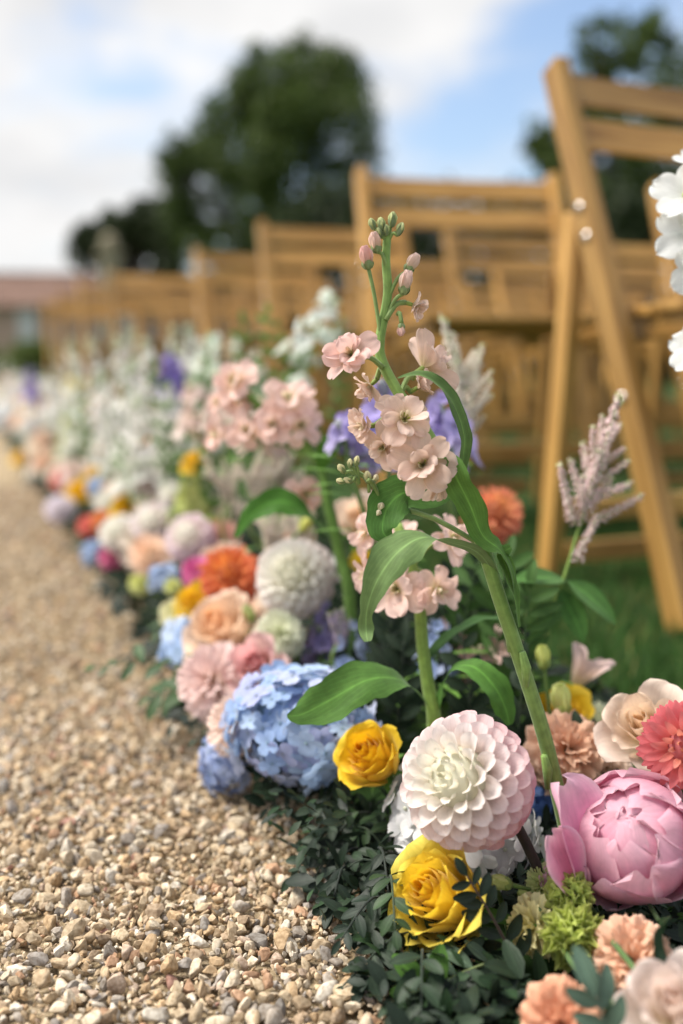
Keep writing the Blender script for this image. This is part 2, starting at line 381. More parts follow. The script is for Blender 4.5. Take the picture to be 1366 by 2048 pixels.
def rose(c, axis, R, label, c_in, c_mid, c_out, n=22, joined=False, group=None, base=None, openness=1.0, spin=0, name='rose', cat='rose', ruf=.02, ser=0, sepals=True, stemcol=None):
    root, ax = flower_root(name, label, cat, c, axis, R, group, base, stemcol, None, .7)
    R = R * 1.28; B = basis(c - ax * R * .55, ax, R, spin); sk = Sink(root, joined)
    for i in range(n):
        t = (i / (n - 1)); th = i * GA + random.uniform(-.15, .15)
        tip = -14 + (28 + 72 * t) * t * openness
        key = ('rose', round(t, 2), ruf, ser, round(openness, 2), joined, i % 3)
        pr = cached(key, lambda: petal('petal', 1, 1, .62, 2.6, .35, ((0, 30 + 28 * t * openness), (.35, 6 + 24 * t * openness), (.72, -8 + 22 * t * openness), (1, tip)), 95 - 45 * t, ruf=ruf, rf=1.3, ser=ser, sk=11, roll=.10 * t * openness,
               nu=6 if joined else 10, nv=6 if joined else 11, seed=i, cols=((.96, .93, .62), (1, 1, .97), (1, 1, 1)), crumple=.02))
        Wd = .40 + .84 * t ** .9; Ln = 1.18 - .10 * t + .12 * (1 - t)
        M = ring(B, th, R_(1 + 10 * t * openness), .02 + .15 * t, -.02 * t + .08 * (1 - t), Wd * jit(.06), Ln * jit(.05), random.uniform(-.12, .12))
        col = mixc(c_in, c_mid, t / .5) if t < .5 else mixc(c_mid, c_out, (t - .5) / .5)
        sk.put('petal', pr, M, mulc(col, jit(.04)))
    sk.done('petals')
    if sepals:
        mb = MB(); pr = cached('sepal', lambda: petal('sepal', .8, .22, .3, 1.3, .7, ((0, 75), (1, 150)), 25, cols=(G_LEAF,) * 3, mat_=M_LEAF, nu=4, nv=6))
        for k in range(5): mb.add(pr.v, pr.f, pr.c, pr.t, ring(Matrix.Identity(4), k * 1.257, R_(20), .08, -.03))
        v, f, t = sphere_arrays(.16, 8, 6); mb.add(v, f, G_LEAF, t, Matrix.Translation((0, 0, -.06)))
        new('calyx', mb.mesh('calyx', M_LEAF), root, B)
    return root

def peony(c, axis, R, label, base=None, spin=0):
    root, ax = flower_root('peony', label, 'peony', c, axis, R, None, base, s(96, 110, 62), .0035, .8)
    B = basis(c - ax * R * .85, ax, R, spin); sk = Sink(root, False)
    pk = s(242, 112, 156); lt = s(248, 156, 186); hot = s(220, 50, 108); pale = s(253, 204, 216)
    rp = random.Random(31); NU, NV = 14, 16
    for i in range(20):                                             # overlapping shells of one globe, each on its own radius
        th = i * GA + .4; q = i / 19; rad = 1.0 - .34 * q; tip = R_(58 - 78 * q + rp.uniform(-8, 8)); wid = R_(62 - 14 * q + rp.uniform(-5, 6)); ph = [rp.uniform(0, 6.28) for _ in range(5)]
        vv, cc_, tt, ff = [], [], [], []
        for a_ in range(NV + 1):
            v = a_ / NV; al = math.pi - v * (math.pi - tip); prof = (math.sin(math.pi / 2 * min(1, v / .62)) ** .8) * (1 if v < .62 else max(.05, 1 - ((v - .62) / .38) ** 3.0) ** .5)
            for b_ in range(NU + 1):
                u = -1 + 2 * b_ / NU; be = u * wid * prof; al2 = al + R_(7) * math.exp(-(u / .3) ** 2) * v ** 8 + R_(4) * math.sin(6 * u + ph[0]) * v ** 5
                D = V((0, math.sin(al2), math.cos(al2))) * math.cos(be) + V((math.sin(be), 0, 0))
                ed = max(abs(u) ** 3, v ** 5)
                r_ = rad * (1 + .045 * ed * (1 + math.sin(4.3 * u + 5 * v + ph[1])) + .018 * math.sin(7 * u + ph[2]) * v * v + .030 * u * math.sin(al) + .02 * math.sin(3 * v + ph[3]))
                D = D * r_; vv.append((D.x, D.y, D.z * .92))
                c_ = mixc(hot, pk, min(1, v / .45)) if v < .45 else mixc(pk, lt, (v - .45) / .55)
                cc_.append(mixc(c_, pale, .75 * ed)); tt.append((u * .5 + .5, v))
        n_ = NU + 1
        for a_ in range(NV):
            for b_ in range(NU): x_ = a_ * n_ + b_; ff.append((x_, x_ + 1, x_ + n_ + 1, x_ + n_))
        new('petal', mkmesh('petal', np.array(vv), ff, np.array(cc_), np.array(tt), M_PET), root, B @ Matrix.Translation((0, 0, .85)) @ Matrix.Rotation(th, 4, 'Z') @ Matrix.Rotation(R_(rp.uniform(-5, 5)), 4, 'X'), color=mulc((1, 1, 1), rp.uniform(.94, 1.04)))
    v, f, t = sphere_arrays(.58, 12, 9); mb = MB(); mb.add(v, f, pk, t, Matrix.Translation((0, 0, .85))); new('heart', mb.mesh('heart', M_PET), root, B)
    # loose outer petals standing away from the globe
    for th, tilt, Wd, Ln, bnd in ((2.15, 46, 1.0, 1.5, ((0, 20), (.5, 4), (1, -14))), (2.9, 58, .8, 1.2, ((0, 30), (.5, 0), (1, -30))), (1.25, 62, .9, 1.1, ((0, 30), (.6, -10), (1, 10))), (4.3, 66, .95, 1.2, ((0, 26), (.6, -20), (1, -40))), (5.4, 60, .95, 1.2, ((0, 26), (.6, -20), (1, -30)))):
        pr = petal('petal', 1, 1, .68, 2.6, .25, bnd, 34, ruf=.05, rf=1.6, notch=.06, nu=12, nv=12, seed=int(th * 100), cols=(mixc(hot, s(180, 20, 90), .5), pk, mixc(pk, pale, .4)), edge=pale, crumple=.03)
        sk.put('petal', pr, ring(B, th, R_(tilt), .12, .0, Wd, Ln))
    return root

def ruffled(c, axis, R, label, c_in, c_out, n=42, joined=False, group=None, base=None, name='carnation', cat='carnation', maxtilt=112, ruf=.05, ser=.035, edge=None, sk_=9, stemcol=None, squash=1.0, wide=1.0, curl=34):
    root, ax = flower_root(name, label, cat, c, axis, R, group, base, stemcol, None, .5)
    B = basis(c - ax * R * .28, ax, R) @ Matrix.Diagonal((1, 1, squash, 1)); sk = Sink(root, joined)
    prs = [cached(('ruf', name, k, joined, ruf, ser, edge, curl), lambda: petal('petal', 1, .78, .6, 2, .16, ((0, -4), (.6, 6), (1, curl)), 26, ruf=ruf * 1.4, rf=2.3, ser=ser, sk=sk_, fan=True, nu=7 if joined else 12, nv=5 if joined else 8, seed=k + 40,
           cols=((.80, .84, .60), (1, 1, .97), (1, 1, 1)), edge=edge)) for k in range(5)]
    for i in range(n):
        t = (i + .5) / n; th = i * GA; tilt = R_(maxtilt) * t ** .62
        Ln = (.86 + .22 * math.sin(tilt)) * jit(.07); Wd = (.62 + .5 * t) * jit(.1) * wide
        M = ring(B, th, tilt, .05 * t, .30 * (1 - t), Wd, Ln, random.uniform(-.3, .3))
        sk.put('petal', prs[i % 5], M, mulc(mixc(c_in, c_out, t), jit(.05)))
    sk.done('petals')
    v, f, t = sphere_arrays(.3, 8, 6); mb = MB(); mb.add(v, f, mulc(G_LEAF, 1.2), t, Matrix.Diagonal((.8, .8, 1.5, 1)) @ Matrix.Translation((0, 0, -.1)))
    new('calyx', mb.mesh('calyx', M_LEAF), root, B)
    return root

def floret4(key, npet=4, nu=4, nv=5, seed=0, eye=(.75, .8, .62), W=.92, tilt=80, serr=0, cupb=18):
    def mk():
        mb = MB()
        for k in range(npet):
            pr = petal('p', 1, W, .62, 2.4, .3, ((0, 0), (.5, 4), (1, cupb)), 12, ruf=.03, rf=1.4, ser=serr, nu=nu, nv=nv, seed=seed * 7 + k, cols=((.85, .88, .85), (.97, .98, 1), (1, 1, 1)), crumple=.03)
            mb.add(pr.v, pr.f, pr.c, pr.t, ring(Matrix.Identity(4), k * 2 * math.pi / npet + random.uniform(-.1, .1), R_(tilt + random.uniform(-9, 9)), .05, .02 * (k % 2), jit(.06), jit(.06)))
        v, f, t = sphere_arrays(.11, 6, 5); mb.add(v, f, eye, t, Matrix.Translation((0, 0, .06)))
        v, f, c, t = mb.arrays(); return Proto('floret', v, f, c, t, M_PET)
    return cached(('fl', key, seed), mk)
def hydrangea(c, axis, R, label, cols, n=70, joined=False, group=None, sq=(1, 1, .8), fsize=.30, npet=4, base=None, serr=0, eye=(.75, .8, .62)):
    root, ax = flower_root('hydrangea', label, 'hydrangea', c, axis, R, group, base, None, None, .2)
    B = basis(c, ax, R) @ Matrix.Diagonal((*sq, 1)); sk = Sink(root, joined)
    prs = [floret4('hyd%d%d%g' % (npet, joined, serr), npet, 3 if joined else 5, 3 if joined else 6, k, serr=serr, eye=eye) for k in range(4)]
    for i in range(n):
        t = (i + .5) / n; z = 1 - 1.72 * t; rr = math.sqrt(max(0, 1 - z * z)); th = i * GA
        d = V((rr * math.cos(th), rr * math.sin(th), z)); d2 = (d + V((random.uniform(-.5, .5), random.uniform(-.5, .5), random.uniform(-.4, .5)))).normalized()
        q = d2.to_track_quat('Z', 'Y').to_matrix().to_4x4()
        M = B @ Matrix.Translation(d * (.86 + random.uniform(-.2, .14))) @ q @ Matrix.Rotation(random.uniform(0, 6.28), 4, 'Z') @ Matrix.Scale(fsize * jit(.3), 4)
        sk.put('floret', random.choice(prs), M, mulc(random.choice(cols), jit(.06)))
    sk.done('florets')
    v, f, t = sphere_arrays(.64, 14, 10); mb = MB(); mb.add(v, f, mixc(mulc(cols[0], .5), (.1, .16, .06), .5), t)
    new('core', mb.mesh('core', M_LEAF), root, B)
    return root

def leaf_proto(key, L=1, W=.45, vm=.42, p=1.5, bend=((0, 8), (1, 22)), nu=6, nv=9, col=G_LEAF, fold=.18, seed=0, mat_=None, ruf=.01, rib=1.12):
    def mk():
        pr = petal('leaf', L, W, vm, p, .12, bend, 0, ruf=ruf, rf=1.0, nu=nu, nv=nv, cols=(mulc(col, .9), col, mulc(col, 1.05)), seed=seed, mat_=mat_ or M_LEAF, fold=fold)
        n = nu + 1
        for i in range(nv + 1): pr.c[i * n + nu // 2] = np.array(col) * rib     # paler midrib
        return pr
    return cached(('leaf', key, seed), mk)
def ribbon(parent, P, widths, ups, col, name='leaf', fold=.15, wave=0, nu=6, m=6, mat_=None, rib=1.16):
    """a strap leaf along a bent path, upper face towards ups (list along the path)"""
    S = smooth_path(P, m); k = len(S); vv, cc_, tt, ff = [], [], [], []
    for i, p in enumerate(S):
        t = i / (k - 1); d = (S[min(i + 1, k - 1)] - S[max(i - 1, 0)]).normalized(); up = lerp_list([V(u) for u in ups], t)
        up = (up - d * up.dot(d)).normalized(); x = d.cross(up); wd = lerp_list(widths, t) / 2
        for j in range(nu + 1):
            u = -1 + 2 * j / nu; q = p + x * u * wd * (1 + .07 * math.sin(23 * t + 2 * u) * abs(u) + .04 * math.sin(61 * t + u)) + up * (.10 * wd * math.sin(17 * t + 3 * u) * abs(u) + fold * wd * abs(u) + wave * wd * math.sin(9 * t + 2.2 * u) * u)
            vv.append(q[:]); cc_.append(mulc(col, rib if j == nu // 2 else 1)); tt.append((u * .5 + .5, t))
    n = nu + 1
    for i in range(k - 1):
        for j in range(nu): a = i * n + j; ff.append((a, a + 1, a + n + 1, a + n))
    mb = MB(); mb.add(local_mesh(parent, vv), ff, np.array(cc_), np.array(tt))
    return new(name, mb.mesh(name, mat_ or M_LEAF), parent, WM[parent.name].copy())
def sprig(P, label, n_pairs, L_, W, up, col, group, sub=True, stemr=.0011, spread=52, stemcol=None, name='leaf_sprig', jitter=.25, start=.18, taper=.35, mat_=None, cat='sprig'):
    S = smooth_path(P, 5); base = S[0]
    root = thing(name, label, cat, V((base.x, base.y, 0)) if base.z < .12 else base, group)
    add_tube(root, 'stem', S, [stemr * (1 - .6 * i / len(S)) for i in range(len(S))], stemcol or mulc(col, .9), n=6)
    prs = [leaf_proto(('sp', round(W / L_, 2), col, mat_ is None), 1, W / L_, .48, 1.7, ((0, 4), (1, 20 + 6 * k)), 4, 7, col, .2, k, mat_ or M_DLEAF) for k in range(3)]
    sk = Sink(root, not sub)
    for k in range(n_pairs * 2 + 1):
        last = k == n_pairs * 2; t = 1.0 if last else start + (1 - start) * ((k // 2) + .25 * (k % 2)) / n_pairs
        x = t * (len(S) - 1); i = min(int(x), len(S) - 2); p = S[i].lerp(S[i + 1], x - i); d = (S[i + 1] - S[i]).normalized()
        u = (V(up) + V((random.uniform(-1, 1), random.uniform(-1, 1), random.uniform(-1, 1))) * jitter); u = (u - d * u.dot(d)).normalized()
        sgn = 0 if last else (1 if k % 2 else -1); dd = Quaternion(u, sgn * R_(spread + random.uniform(-14, 14))) @ d
        dd = (dd + u * random.uniform(-.15, .2)).normalized()
        sk.put('leaf', prs[k % 3], frame(p, dd, u, L_ * jit(.18) * (1 - taper * t * t)), mulc((1, 1, 1), jit(.2)))
    sk.done('leaves', mat_ or M_DLEAF)
    return root

# ================================================================== the setting
def sheet(name, x0, x1, y0, y1, z, m):
    v = np.array([(x0, y0, z), (x1, y0, z), (x1, y1, z), (x0, y1, z)], float)
    return structure(new(name, mkmesh(name, v, [(0, 1, 2, 3)], (1, 1, 1), np.zeros((4, 2)), m, False)))
ground = sheet('lawn', -300, 300, -60, 900, -.006, M_LAWN)
gravel = sheet('gravel_path', -2.6, .235, -3, 12, -.002, M_GRAVELBED)

ICO = None
def pebble_shape(seed, sub):
    import bmesh
    bm = bmesh.new(); bmesh.ops.create_icosphere(bm, subdivisions=sub, radius=1)
    r = np.random.default_rng(seed); v = np.array([x.co[:] for x in bm.verts]); f = np.array([[y.index for y in x.verts] for x in bm.faces]); bm.free()
    k = r.normal(size=(10, 3)); k /= np.linalg.norm(k, axis=1)[:, None]
    for d in k: h = v @ d; cut = r.uniform(.34, .72); v = v - np.outer(np.clip(h - cut, 0, None), d) * .85
    return v * np.array([1, r.uniform(.5, .9), r.uniform(.4, .7)]), f
PCOL = np.array([(.50, .47, .42)]) * .42 + .66 * np.array([s(202, 176, 132), s(186, 154, 104), s(222, 204, 172), s(168, 134, 88), s(150, 138, 124), s(128, 118, 110), s(198, 158, 96), s(180, 122, 62), s(232, 222, 202), s(104, 90, 76), s(196, 166, 138), s(160, 84, 50), s(88, 80, 74)])
PW = np.array([.20, .17, .17, .12, .06, .04, .12, .035, .06, .025, .05, .006, .015]); PW /= PW.sum()
SH1 = [pebble_shape(k, 1) for k in range(12)]; SH2 = [pebble_shape(k, 2) for k in range(12)]
def rand_rot(n):
    q = rng.normal(size=(n, 4)); q[:, 1:3] *= .55; q /= np.linalg.norm(q, axis=1)[:, None]; w_, x, y, z = q.T
    return np.stack([np.stack([1 - 2 * (y * y + z * z), 2 * (x * y - w_ * z), 2 * (x * z + w_ * y)], 1), np.stack([2 * (x * y + w_ * z), 1 - 2 * (x * x + z * z), 2 * (y * z - w_ * x)], 1), np.stack([2 * (x * z - w_ * y), 2 * (y * z + w_ * x), 1 - 2 * (x * x + y * y)], 1)], 1)
def scatter(x0, x1, y0, y1, pitch):
    nx, ny = int((x1 - x0) / pitch), int((y1 - y0) / pitch)
    gx, gy = np.meshgrid(np.arange(nx), np.arange(ny)); p = np.stack([gx.ravel(), gy.ravel()], 1) + rng.uniform(-.45, .45, (nx * ny, 2))
    return np.stack([x0 + p[:, 0] * pitch, y0 + p[:, 1] * pitch], 1)
near = scatter(-.12, .27, .36, 1.05, .0044); mid_ = scatter(-.30, .25, 1.05, 3.0, .0085); side = np.concatenate([scatter(-.6, -.12, .2, 1.05, .011), scatter(-.6, .30, -.1, .36, .009)])
P2 = np.concatenate([near, mid_, side]); RAD = np.concatenate([rng.gamma(4, .00098, len(near)), rng.gamma(5, .0010, len(mid_)), rng.gamma(7, .00098, len(side))]).clip(.0018, .011)
ZZ = RAD * .35 + rng.uniform(0, .004, len(P2))
CI = rng.choice(len(PCOL), len(P2), p=PW); CV = PCOL[CI] * rng.uniform(.85, 1.25, (len(P2), 1)); RO = rand_rot(len(P2)); SHI = rng.integers(0, 12, len(P2))
# the 300 stones that show largest are stones of their own
camxy = np.array([0, 0]); dd_ = np.hypot(P2[:, 0], P2[:, 1]); view = (P2[:, 0] > .02) & (P2[:, 1] > .42) & (P2[:, 0] < .19)
score = np.where(view, RAD / dd_, 0); big = set(np.argsort(-score)[:300].tolist())
peb_me = {}
for i in big:
    k, ci = int(SHI[i]), int(CI[i])
    if (k, ci) not in peb_me: v, f = SH2[k]; peb_me[(k, ci)] = mkmesh('pebble', v, f, PCOL[ci] * rng.uniform(.8, 1.1), np.zeros((len(v), 2)), M_PEB, k % 3 == 0)
    M = Matrix.Translation((P2[i, 0], P2[i, 1], ZZ[i] + .001)) @ Matrix(RO[i].tolist()).to_4x4() @ Matrix.Scale(float(RAD[i]), 4)
    new('pebble', peb_me[(k, ci)], gravel, M)
vs_, fs_, cs_ = [], [], []; off = 0
rest = np.array([i for i in range(len(P2)) if i not in big])
for k in range(12):
    idx = rest[SHI[rest] == k]; v, f = SH1[k]
    a = np.einsum('nij,vj->nvi', RO[idx], v) * RAD[idx][:, None, None]; a[:, :, :2] += P2[idx][:, None, :]; a[:, :, 2] += ZZ[idx][:, None]
    vs_.append(a.reshape(-1, 3)); cs_.append(np.repeat(CV[idx], len(v), 0))
    fs_.append((f[None] + (np.arange(len(idx)) * len(v))[:, None, None]).reshape(-1, 3) + off); off += len(idx) * len(v)
g_st = new('gravel', mkmesh('gravel', np.concatenate(vs_), np.concatenate(fs_), np.concatenate(cs_), np.zeros((off, 2)), M_PEB, False)); g_st['kind'] = 'stuff'; tag(g_st, 'loose tan and grey gravel covering the aisle path', 'gravel')

# grass blades on the lawn between the border and the chairs
gp = np.concatenate([scatter(.50, 1.5, .55, 2.0, .0075), scatter(1.0, 2.6, .8, 3.4, .022), scatter(.55, 3.0, 2.0, 7, .045)])
n = len(gp); hgt = rng.uniform(.012, .034, n); ang = rng.uniform(0, 6.28, n); lean = rng.normal(0, .55, (n, 2)) * hgt[:, None]
wv = np.stack([np.cos(ang), np.sin(ang)], 1) * .0014
gv = np.zeros((n, 3, 3)); gv[:, 0, :2] = gp - wv; gv[:, 1, :2] = gp + wv; gv[:, 2, :2] = gp + lean; gv[:, 2, 2] = hgt; gv[:, :2, 2] = -.006
gc = np.array(s(58, 92, 34)) * rng.uniform(.6, 1.3, (n, 1)) * np.array([1, 1, 1]); dry = rng.uniform(0, 1, n) < .07; gc[dry] = np.array(s(150, 140, 84)) * rng.uniform(.6, 1.1, (dry.sum(), 1)); gc = np.repeat(gc, 3, 0)
gr = new('grass', mkmesh('grass', gv.reshape(-1, 3), np.arange(n * 3).reshape(-1, 3), gc, np.zeros((n * 3, 2)), M_LEAF)); gr['kind'] = 'stuff'; tag(gr, 'short green grass blades of the lawn under the chairs', 'grass')

# ------------------------------------------------------------------ trees, hedge, outbuilding
def crown_mesh(name, clumps, count, size, cols, seed, M0):
    r = np.random.default_rng(seed); cl = np.array([(c_[0], c_[1], c_[2], c_[3]) for c_ in clumps]); wt = np.array([c_[3] ** 2 * (c_[4] if len(c_) > 4 else 1) for c_ in clumps]); wt /= wt.sum()
    k = r.choice(len(cl), count, p=wt); d = r.normal(size=(count, 3)); d /= np.linalg.norm(d, axis=1)[:, None]
    bump = 1 + .22 * np.sin(d[:, 0] * 5 + k) * np.sin(d[:, 1] * 6 + 2 * k) + .15 * np.sin(d[:, 2] * 11 + k)
    rad = cl[k, 3] * r.uniform(.12, 1, count) ** .40 * bump; p = cl[k, :3] + d * rad[:, None]
    a = r.normal(size=(count, 3)); a /= np.linalg.norm(a, axis=1)[:, None]; b = np.cross(a, r.normal(size=(count, 3))); b /= np.linalg.norm(b, axis=1)[:, None]
    sz = size * r.uniform(.6, 1.4, (count, 1)); q = np.stack([p - a * sz, p + b * sz * .5, p + a * sz, p - b * sz * .5], 1)
    q = q - np.array(M0.translation)
    cc_ = np.array(cols)[r.integers(0, len(cols), count)] * r.uniform(.7, 1.25, (count, 1))
    return mkmesh(name, q.reshape(-1, 3), np.arange(count * 4).reshape(-1, 4), np.repeat(cc_, 4, 0), np.zeros((count * 4, 2)), M_TREE)
TG = [(.068, .112, .020), (.090, .142, .024), (.12, .17, .03), (.050, .082, .018)]
TD = [(.030, .048, .016), (.040, .062, .018), (.048, .072, .02)]
def tree(label, d, trunk_px, clumps_px, count, size, cols, seed, name='broadleaf_tree', trunk_r=.3, y_top=300):
    cl = []; mains = []
    r = random.Random(seed)
    for c_ in clumps_px:
        dd = d + r.uniform(-1, 1) * c_[2] * d / FPX * 1.2
        p = at(c_[0], c_[1], dd); rr = c_[2] * d / FPX; mains.append((p.x, p.y, p.z)); w8 = c_[3] if len(c_) > 3 else 1
        for _ in range(9 if w8 > .55 else 5):
            v_ = V((r.gauss(0, 1), r.gauss(0, 1), r.gauss(0, 1))).normalized() * rr * r.uniform(.45, .95); cl.append((p.x + v_.x, p.y + v_.y, p.z + v_.z, rr * r.uniform(.32, .54), w8))
    b = at(trunk_px, 728, d); b = V((b.x, b.y, -.05)); root = thing(name, label, 'tree', b)
    top = at(trunk_px, y_top, d)
    S = smooth_path([b, b.lerp(top, .35) + V((.1, 0, 0)), b.lerp(top, .7) + V((-.12, .1, 0)), top], 4)
    add_tube(root, 'trunk', S, [trunk_r * (1.25 - .95 * i / len(S)) for i in range(len(S))], (1, 1, 1), M_BARK, 10)
    for i, c_ in enumerate(mains):
        p0 = S[int(len(S) * (.3 + .6 * (i / len(mains))))]; e = V(c_[:3]); 
        if e.z < p0.z: p0 = S[int(len(S) * .3)]
        Q = smooth_path([p0, p0.lerp(e, .5) + V((0, 0, .2)), e], 3); add_tube(root, 'limb', Q, [trunk_r * .35 * (1 - .8 * j / len(Q)) for j in range(len(Q))], (1, 1, 1), M_BARK, 6)
    new('crown', crown_mesh('crown', cl, count, size, cols, seed, WM[root.name]), root, WM[root.name].copy())
    return root
tree('large rounded green tree rising behind the rows of chairs', 26, 565, [(560, 190, 105), (640, 165, 80), (510, 170, 70), (470, 270, 95), (600, 290, 120), (420, 340, 95), (540, 400, 140), (670, 290, 75, .6), (745, 300, 45, .35), (395, 430, 80), (470, 500, 100), (610, 480, 110), (700, 420, 80, .5), (355, 330, 40, .6), (760, 380, 40, .3), (590, 125, 50), (675, 150, 55), (690, 220, 55), (735, 340, 55, .5), (340, 300, 38)], 34000, .085, TG, 3, y_top=240)
tree('low dark evergreen tree beside the large rounded tree', 31, 260, [(165, 490, 48), (215, 470, 55), (275, 465, 60), (335, 460, 62), (200, 530, 60), (290, 530, 70), (370, 510, 60)], 12000, .11, TD, 5, name='evergreen_tree', y_top=470)
tree('loose leafy tree behind the chair at the head of the rows', 22, 1190, [(1105, 330, 60), (1060, 300, 34, .5), (1090, 270, 38, .5), (1150, 400, 80), (1175, 240, 60, .6), (1200, 110, 50, .35), (1155, 95, 34, .3), (1250, 60, 42, .35), (1230, 330, 85, .8), (1290, 240, 70, .6), (1190, 180, 40, .5), (1250, 430, 90), (1190, 490, 80), (1330, 500, 90), (1300, 60, 55, .6), (1240, 130, 55, .6), (1180, 60, 40, .5)], 20000, .09, TG, 8, y_top=130)
tree('broad tree at the far end of the lawn, partly behind the chair backs', 24, 1420, [(1350, 160, 60, .6), (1420, 120, 90), (1480, 250, 120), (1390, 330, 110), (1440, 440, 130), (1330, 440, 90), (1540, 380, 120)], 14000, .09, TG, 11, y_top=150)

def hedge(px0, px1, d, h, label, seed):
    a, b = at(px0, 728, d), at(px1, 728, d); a.z = b.z = 0; root = thing('hedge', label, 'hedge', a.lerp(b, .5)); m = int((b - a).length / .5); cl = []
    r = random.Random(seed)
    for i in range(m):
        p = a.lerp(b, (i + .5) / m)
        for zz in np.arange(.3, h, .5): cl.append((p.x + r.uniform(-.2, .2), p.y + r.uniform(-.3, .3), zz + r.uniform(-.1, .15), r.uniform(.42, .6)))
    new('foliage', crown_mesh('foliage', cl, 42000, .08, TD, seed, WM[root.name]), root, WM[root.name].copy())
    t = (b - a).normalized(); nrm = V((-t.y, t.x, 0)); mb = MB()
    for i in range(0, m, 2):
        p = a.lerp(b, (i + .5) / m); v, f, tt = tube([p, p + V((0, 0, h * .5)), p + V((.1, 0, h * .85))], [.06, .05, .02], 6); mb.add(local_mesh(root, v), f, (1, 1, 1), tt)
    new('stems', mb.mesh('stems', M_BARK), root, WM[root.name].copy())
hedge(560, 1900, 17, 2.9, 'long dark clipped hedge behind the rows of chairs', 21)

# outbuilding: pale wall, clay tile roof in courses, white door post
BD = 28
pa, pb = at(-420, 728, BD), at(520, 728, BD + 2); pa.z = pb.z = 0
ob = thing('outbuilding', 'low outbuilding with brownish clay tile roof beyond the border', 'building', pa.lerp(pb, .5), rz=math.atan2(pb.y - pa.y, pb.x - pa.x)); OBM = WM[ob.name]; ln = (pb - pa).length
def obox(name, cx_, cy_, cz_, sx, sy, sz, m, parent=None, bev=.01, rx=0):
    v, f = box_arrays(sx, sy, sz, bev); mb = MB(); mb.add(v, f, (1, 1, 1)); return new(name, mb.mesh(name, m, False), parent or ob, OBM @ Matrix.Translation((cx_, cy_, cz_)) @ Matrix.Rotation(rx, 4, 'X'))
obox('wall', 0, 1.5, 1.02, ln, 3, 2.14, M_BRICK)
rf = obox('roof', 0, .72, 2.48, ln + .5, 2.3, .06, M_ROOF, rx=R_(27)); obox('roof', 0, 2.66, 2.48, ln + .5, 2.3, .06, M_ROOF, rx=R_(-27))
for k in range(9): obox('tile_course', 0, -.27 + k * .235, 2.035 + k * .1195, ln + .5, .26, .035, M_ROOF, rf, .005, R_(22))
obox('ridge', 0, 1.69, 3.04, ln + .5, .22, .12, M_ROOF, bev=.04)
for x in (-ln * .5 + 4.2, -ln * .5 + 6.5, -ln * .5 + 9.2):
    obox('post', x, -.05, 1.0, .5, .12, 2.0, M_WHITEP)
# stone gate pier
gp_ = at(228, 728, 24); pier = thing('gate_pier', 'weathered stone gate pier in front of the dark evergreen', 'pier', V((gp_.x, gp_.y, 0)))
def pbox(name, z0, z1, wd): v, f = box_arrays(wd, wd, z1 - z0, .02); mb = MB(); mb.add(v, f, (1, 1, 1)); new(name, mb.mesh(name, M_STONE, False), pier, WM[pier.name] @ Matrix.Translation((0, 0, (z0 + z1) / 2)))
pbox('shaft', -.02, 2.9, .42); pbox('cap', 2.9, 3.02, .58)
v, f, t = sphere_arrays(.2, 12, 8); mb = MB(); mb.add(v, f, (1, 1, 1)); new('finial', mb.mesh('finial', M_STONE), pier, WM[pier.name] @ Matrix.Translation((0, 0, 3.2)))

# low clipped bushes at the end of the path
for k, (px_, d_, r_) in enumerate(((-30, 19, .7), (70, 21, .55))):
    p = at(px_, 728, d_); rt = thing('round_bush', ('yellow green bush at the end of the gravel path', 'small green bush beside the white door post')[k], 'bush', V((p.x, p.y, 0)))
    cl = [(p.x + random.uniform(-.4, .4), p.y + random.uniform(-.3, .3), .25 + random.uniform(0, .3), r_ * .6) for _ in range(5)]
    new('foliage', crown_mesh('foliage', cl, 3000, .05, [(.16, .21, .04), (.11, .16, .03)], 40 + k, WM[rt.name]), rt, WM[rt.name].copy())
    add_tube(rt, 'stem', [V((p.x, p.y, -.02)), V((p.x, p.y, .3))], .03, (1, 1, 1), M_BARK)

# ================================================================== folding chairs
CH_W = .50
def beam(a, b, wx, wy, bev=.004):
    """a bar of section wx (sideways) by wy from a to b, local Z along it"""
    a, b = V(a), V(b); d = b - a; v, f = box_arrays(wx, wy, d.length, bev)
    z = d.normalized(); x = V((1, 0, 0)); x = (x - z * x.dot(z))
    if x.length < .1: x = V((0, 1, 0))
    x.normalize(); y = z.cross(x)
    M = Matrix.Translation((a + b) / 2) @ Matrix((x, y, z)).transposed().to_4x4()
    return v, f, M
CHAIR_PARTS = []
def cp(name, v, f, M, m, sub=None):
    mb = MB(); mb.add(v, f, (1, 1, 1)); CHAIR_PARTS.append((name, mb.mesh(name, m, m is M_METAL), M, sub))
def post_pt(t): return V((0, -.35 * t, .8 - .8 * t))
for sx in (0, CH_W - .026):
    v, f, M = beam(post_pt(0), post_pt(1), .026, .042); cp('post', v, f, Matrix.Translation((sx, 0, 0)) @ M, M_WOOD)
    inx = .008 if sx == 0 else -.008
    v, f, M = beam(V((sx - inx * .0, 0, 0)) + V((inx * 1.0, -.060, .575)), V((sx + inx * 1.0, -.01, 0)), .024, .036); cp('rear_leg', v, f, M, M_WOOD)
    for tt in (.28, .335):                                                           # bolt heads on the outside of the post
        p = post_pt(tt); v, f, t = tube([V((0, 0, 0)), V((-.004 if sx == 0 else .004, 0, 0))], .0075, 10)
        cp('bolt', v, f, Matrix.Translation((sx + (-.0125 if sx == 0 else .0125), p.y, p.z)), M_METAL)
    v, f, t = tube([V((0, 0, 0)), V((-.004 if sx == 0 else .004, 0, 0))], .007, 10)
    cp('bolt', v, f, Matrix.Translation((sx + (-.0125 if sx == 0 else .0125), post_pt(.62).y, post_pt(.62).z)), M_METAL)
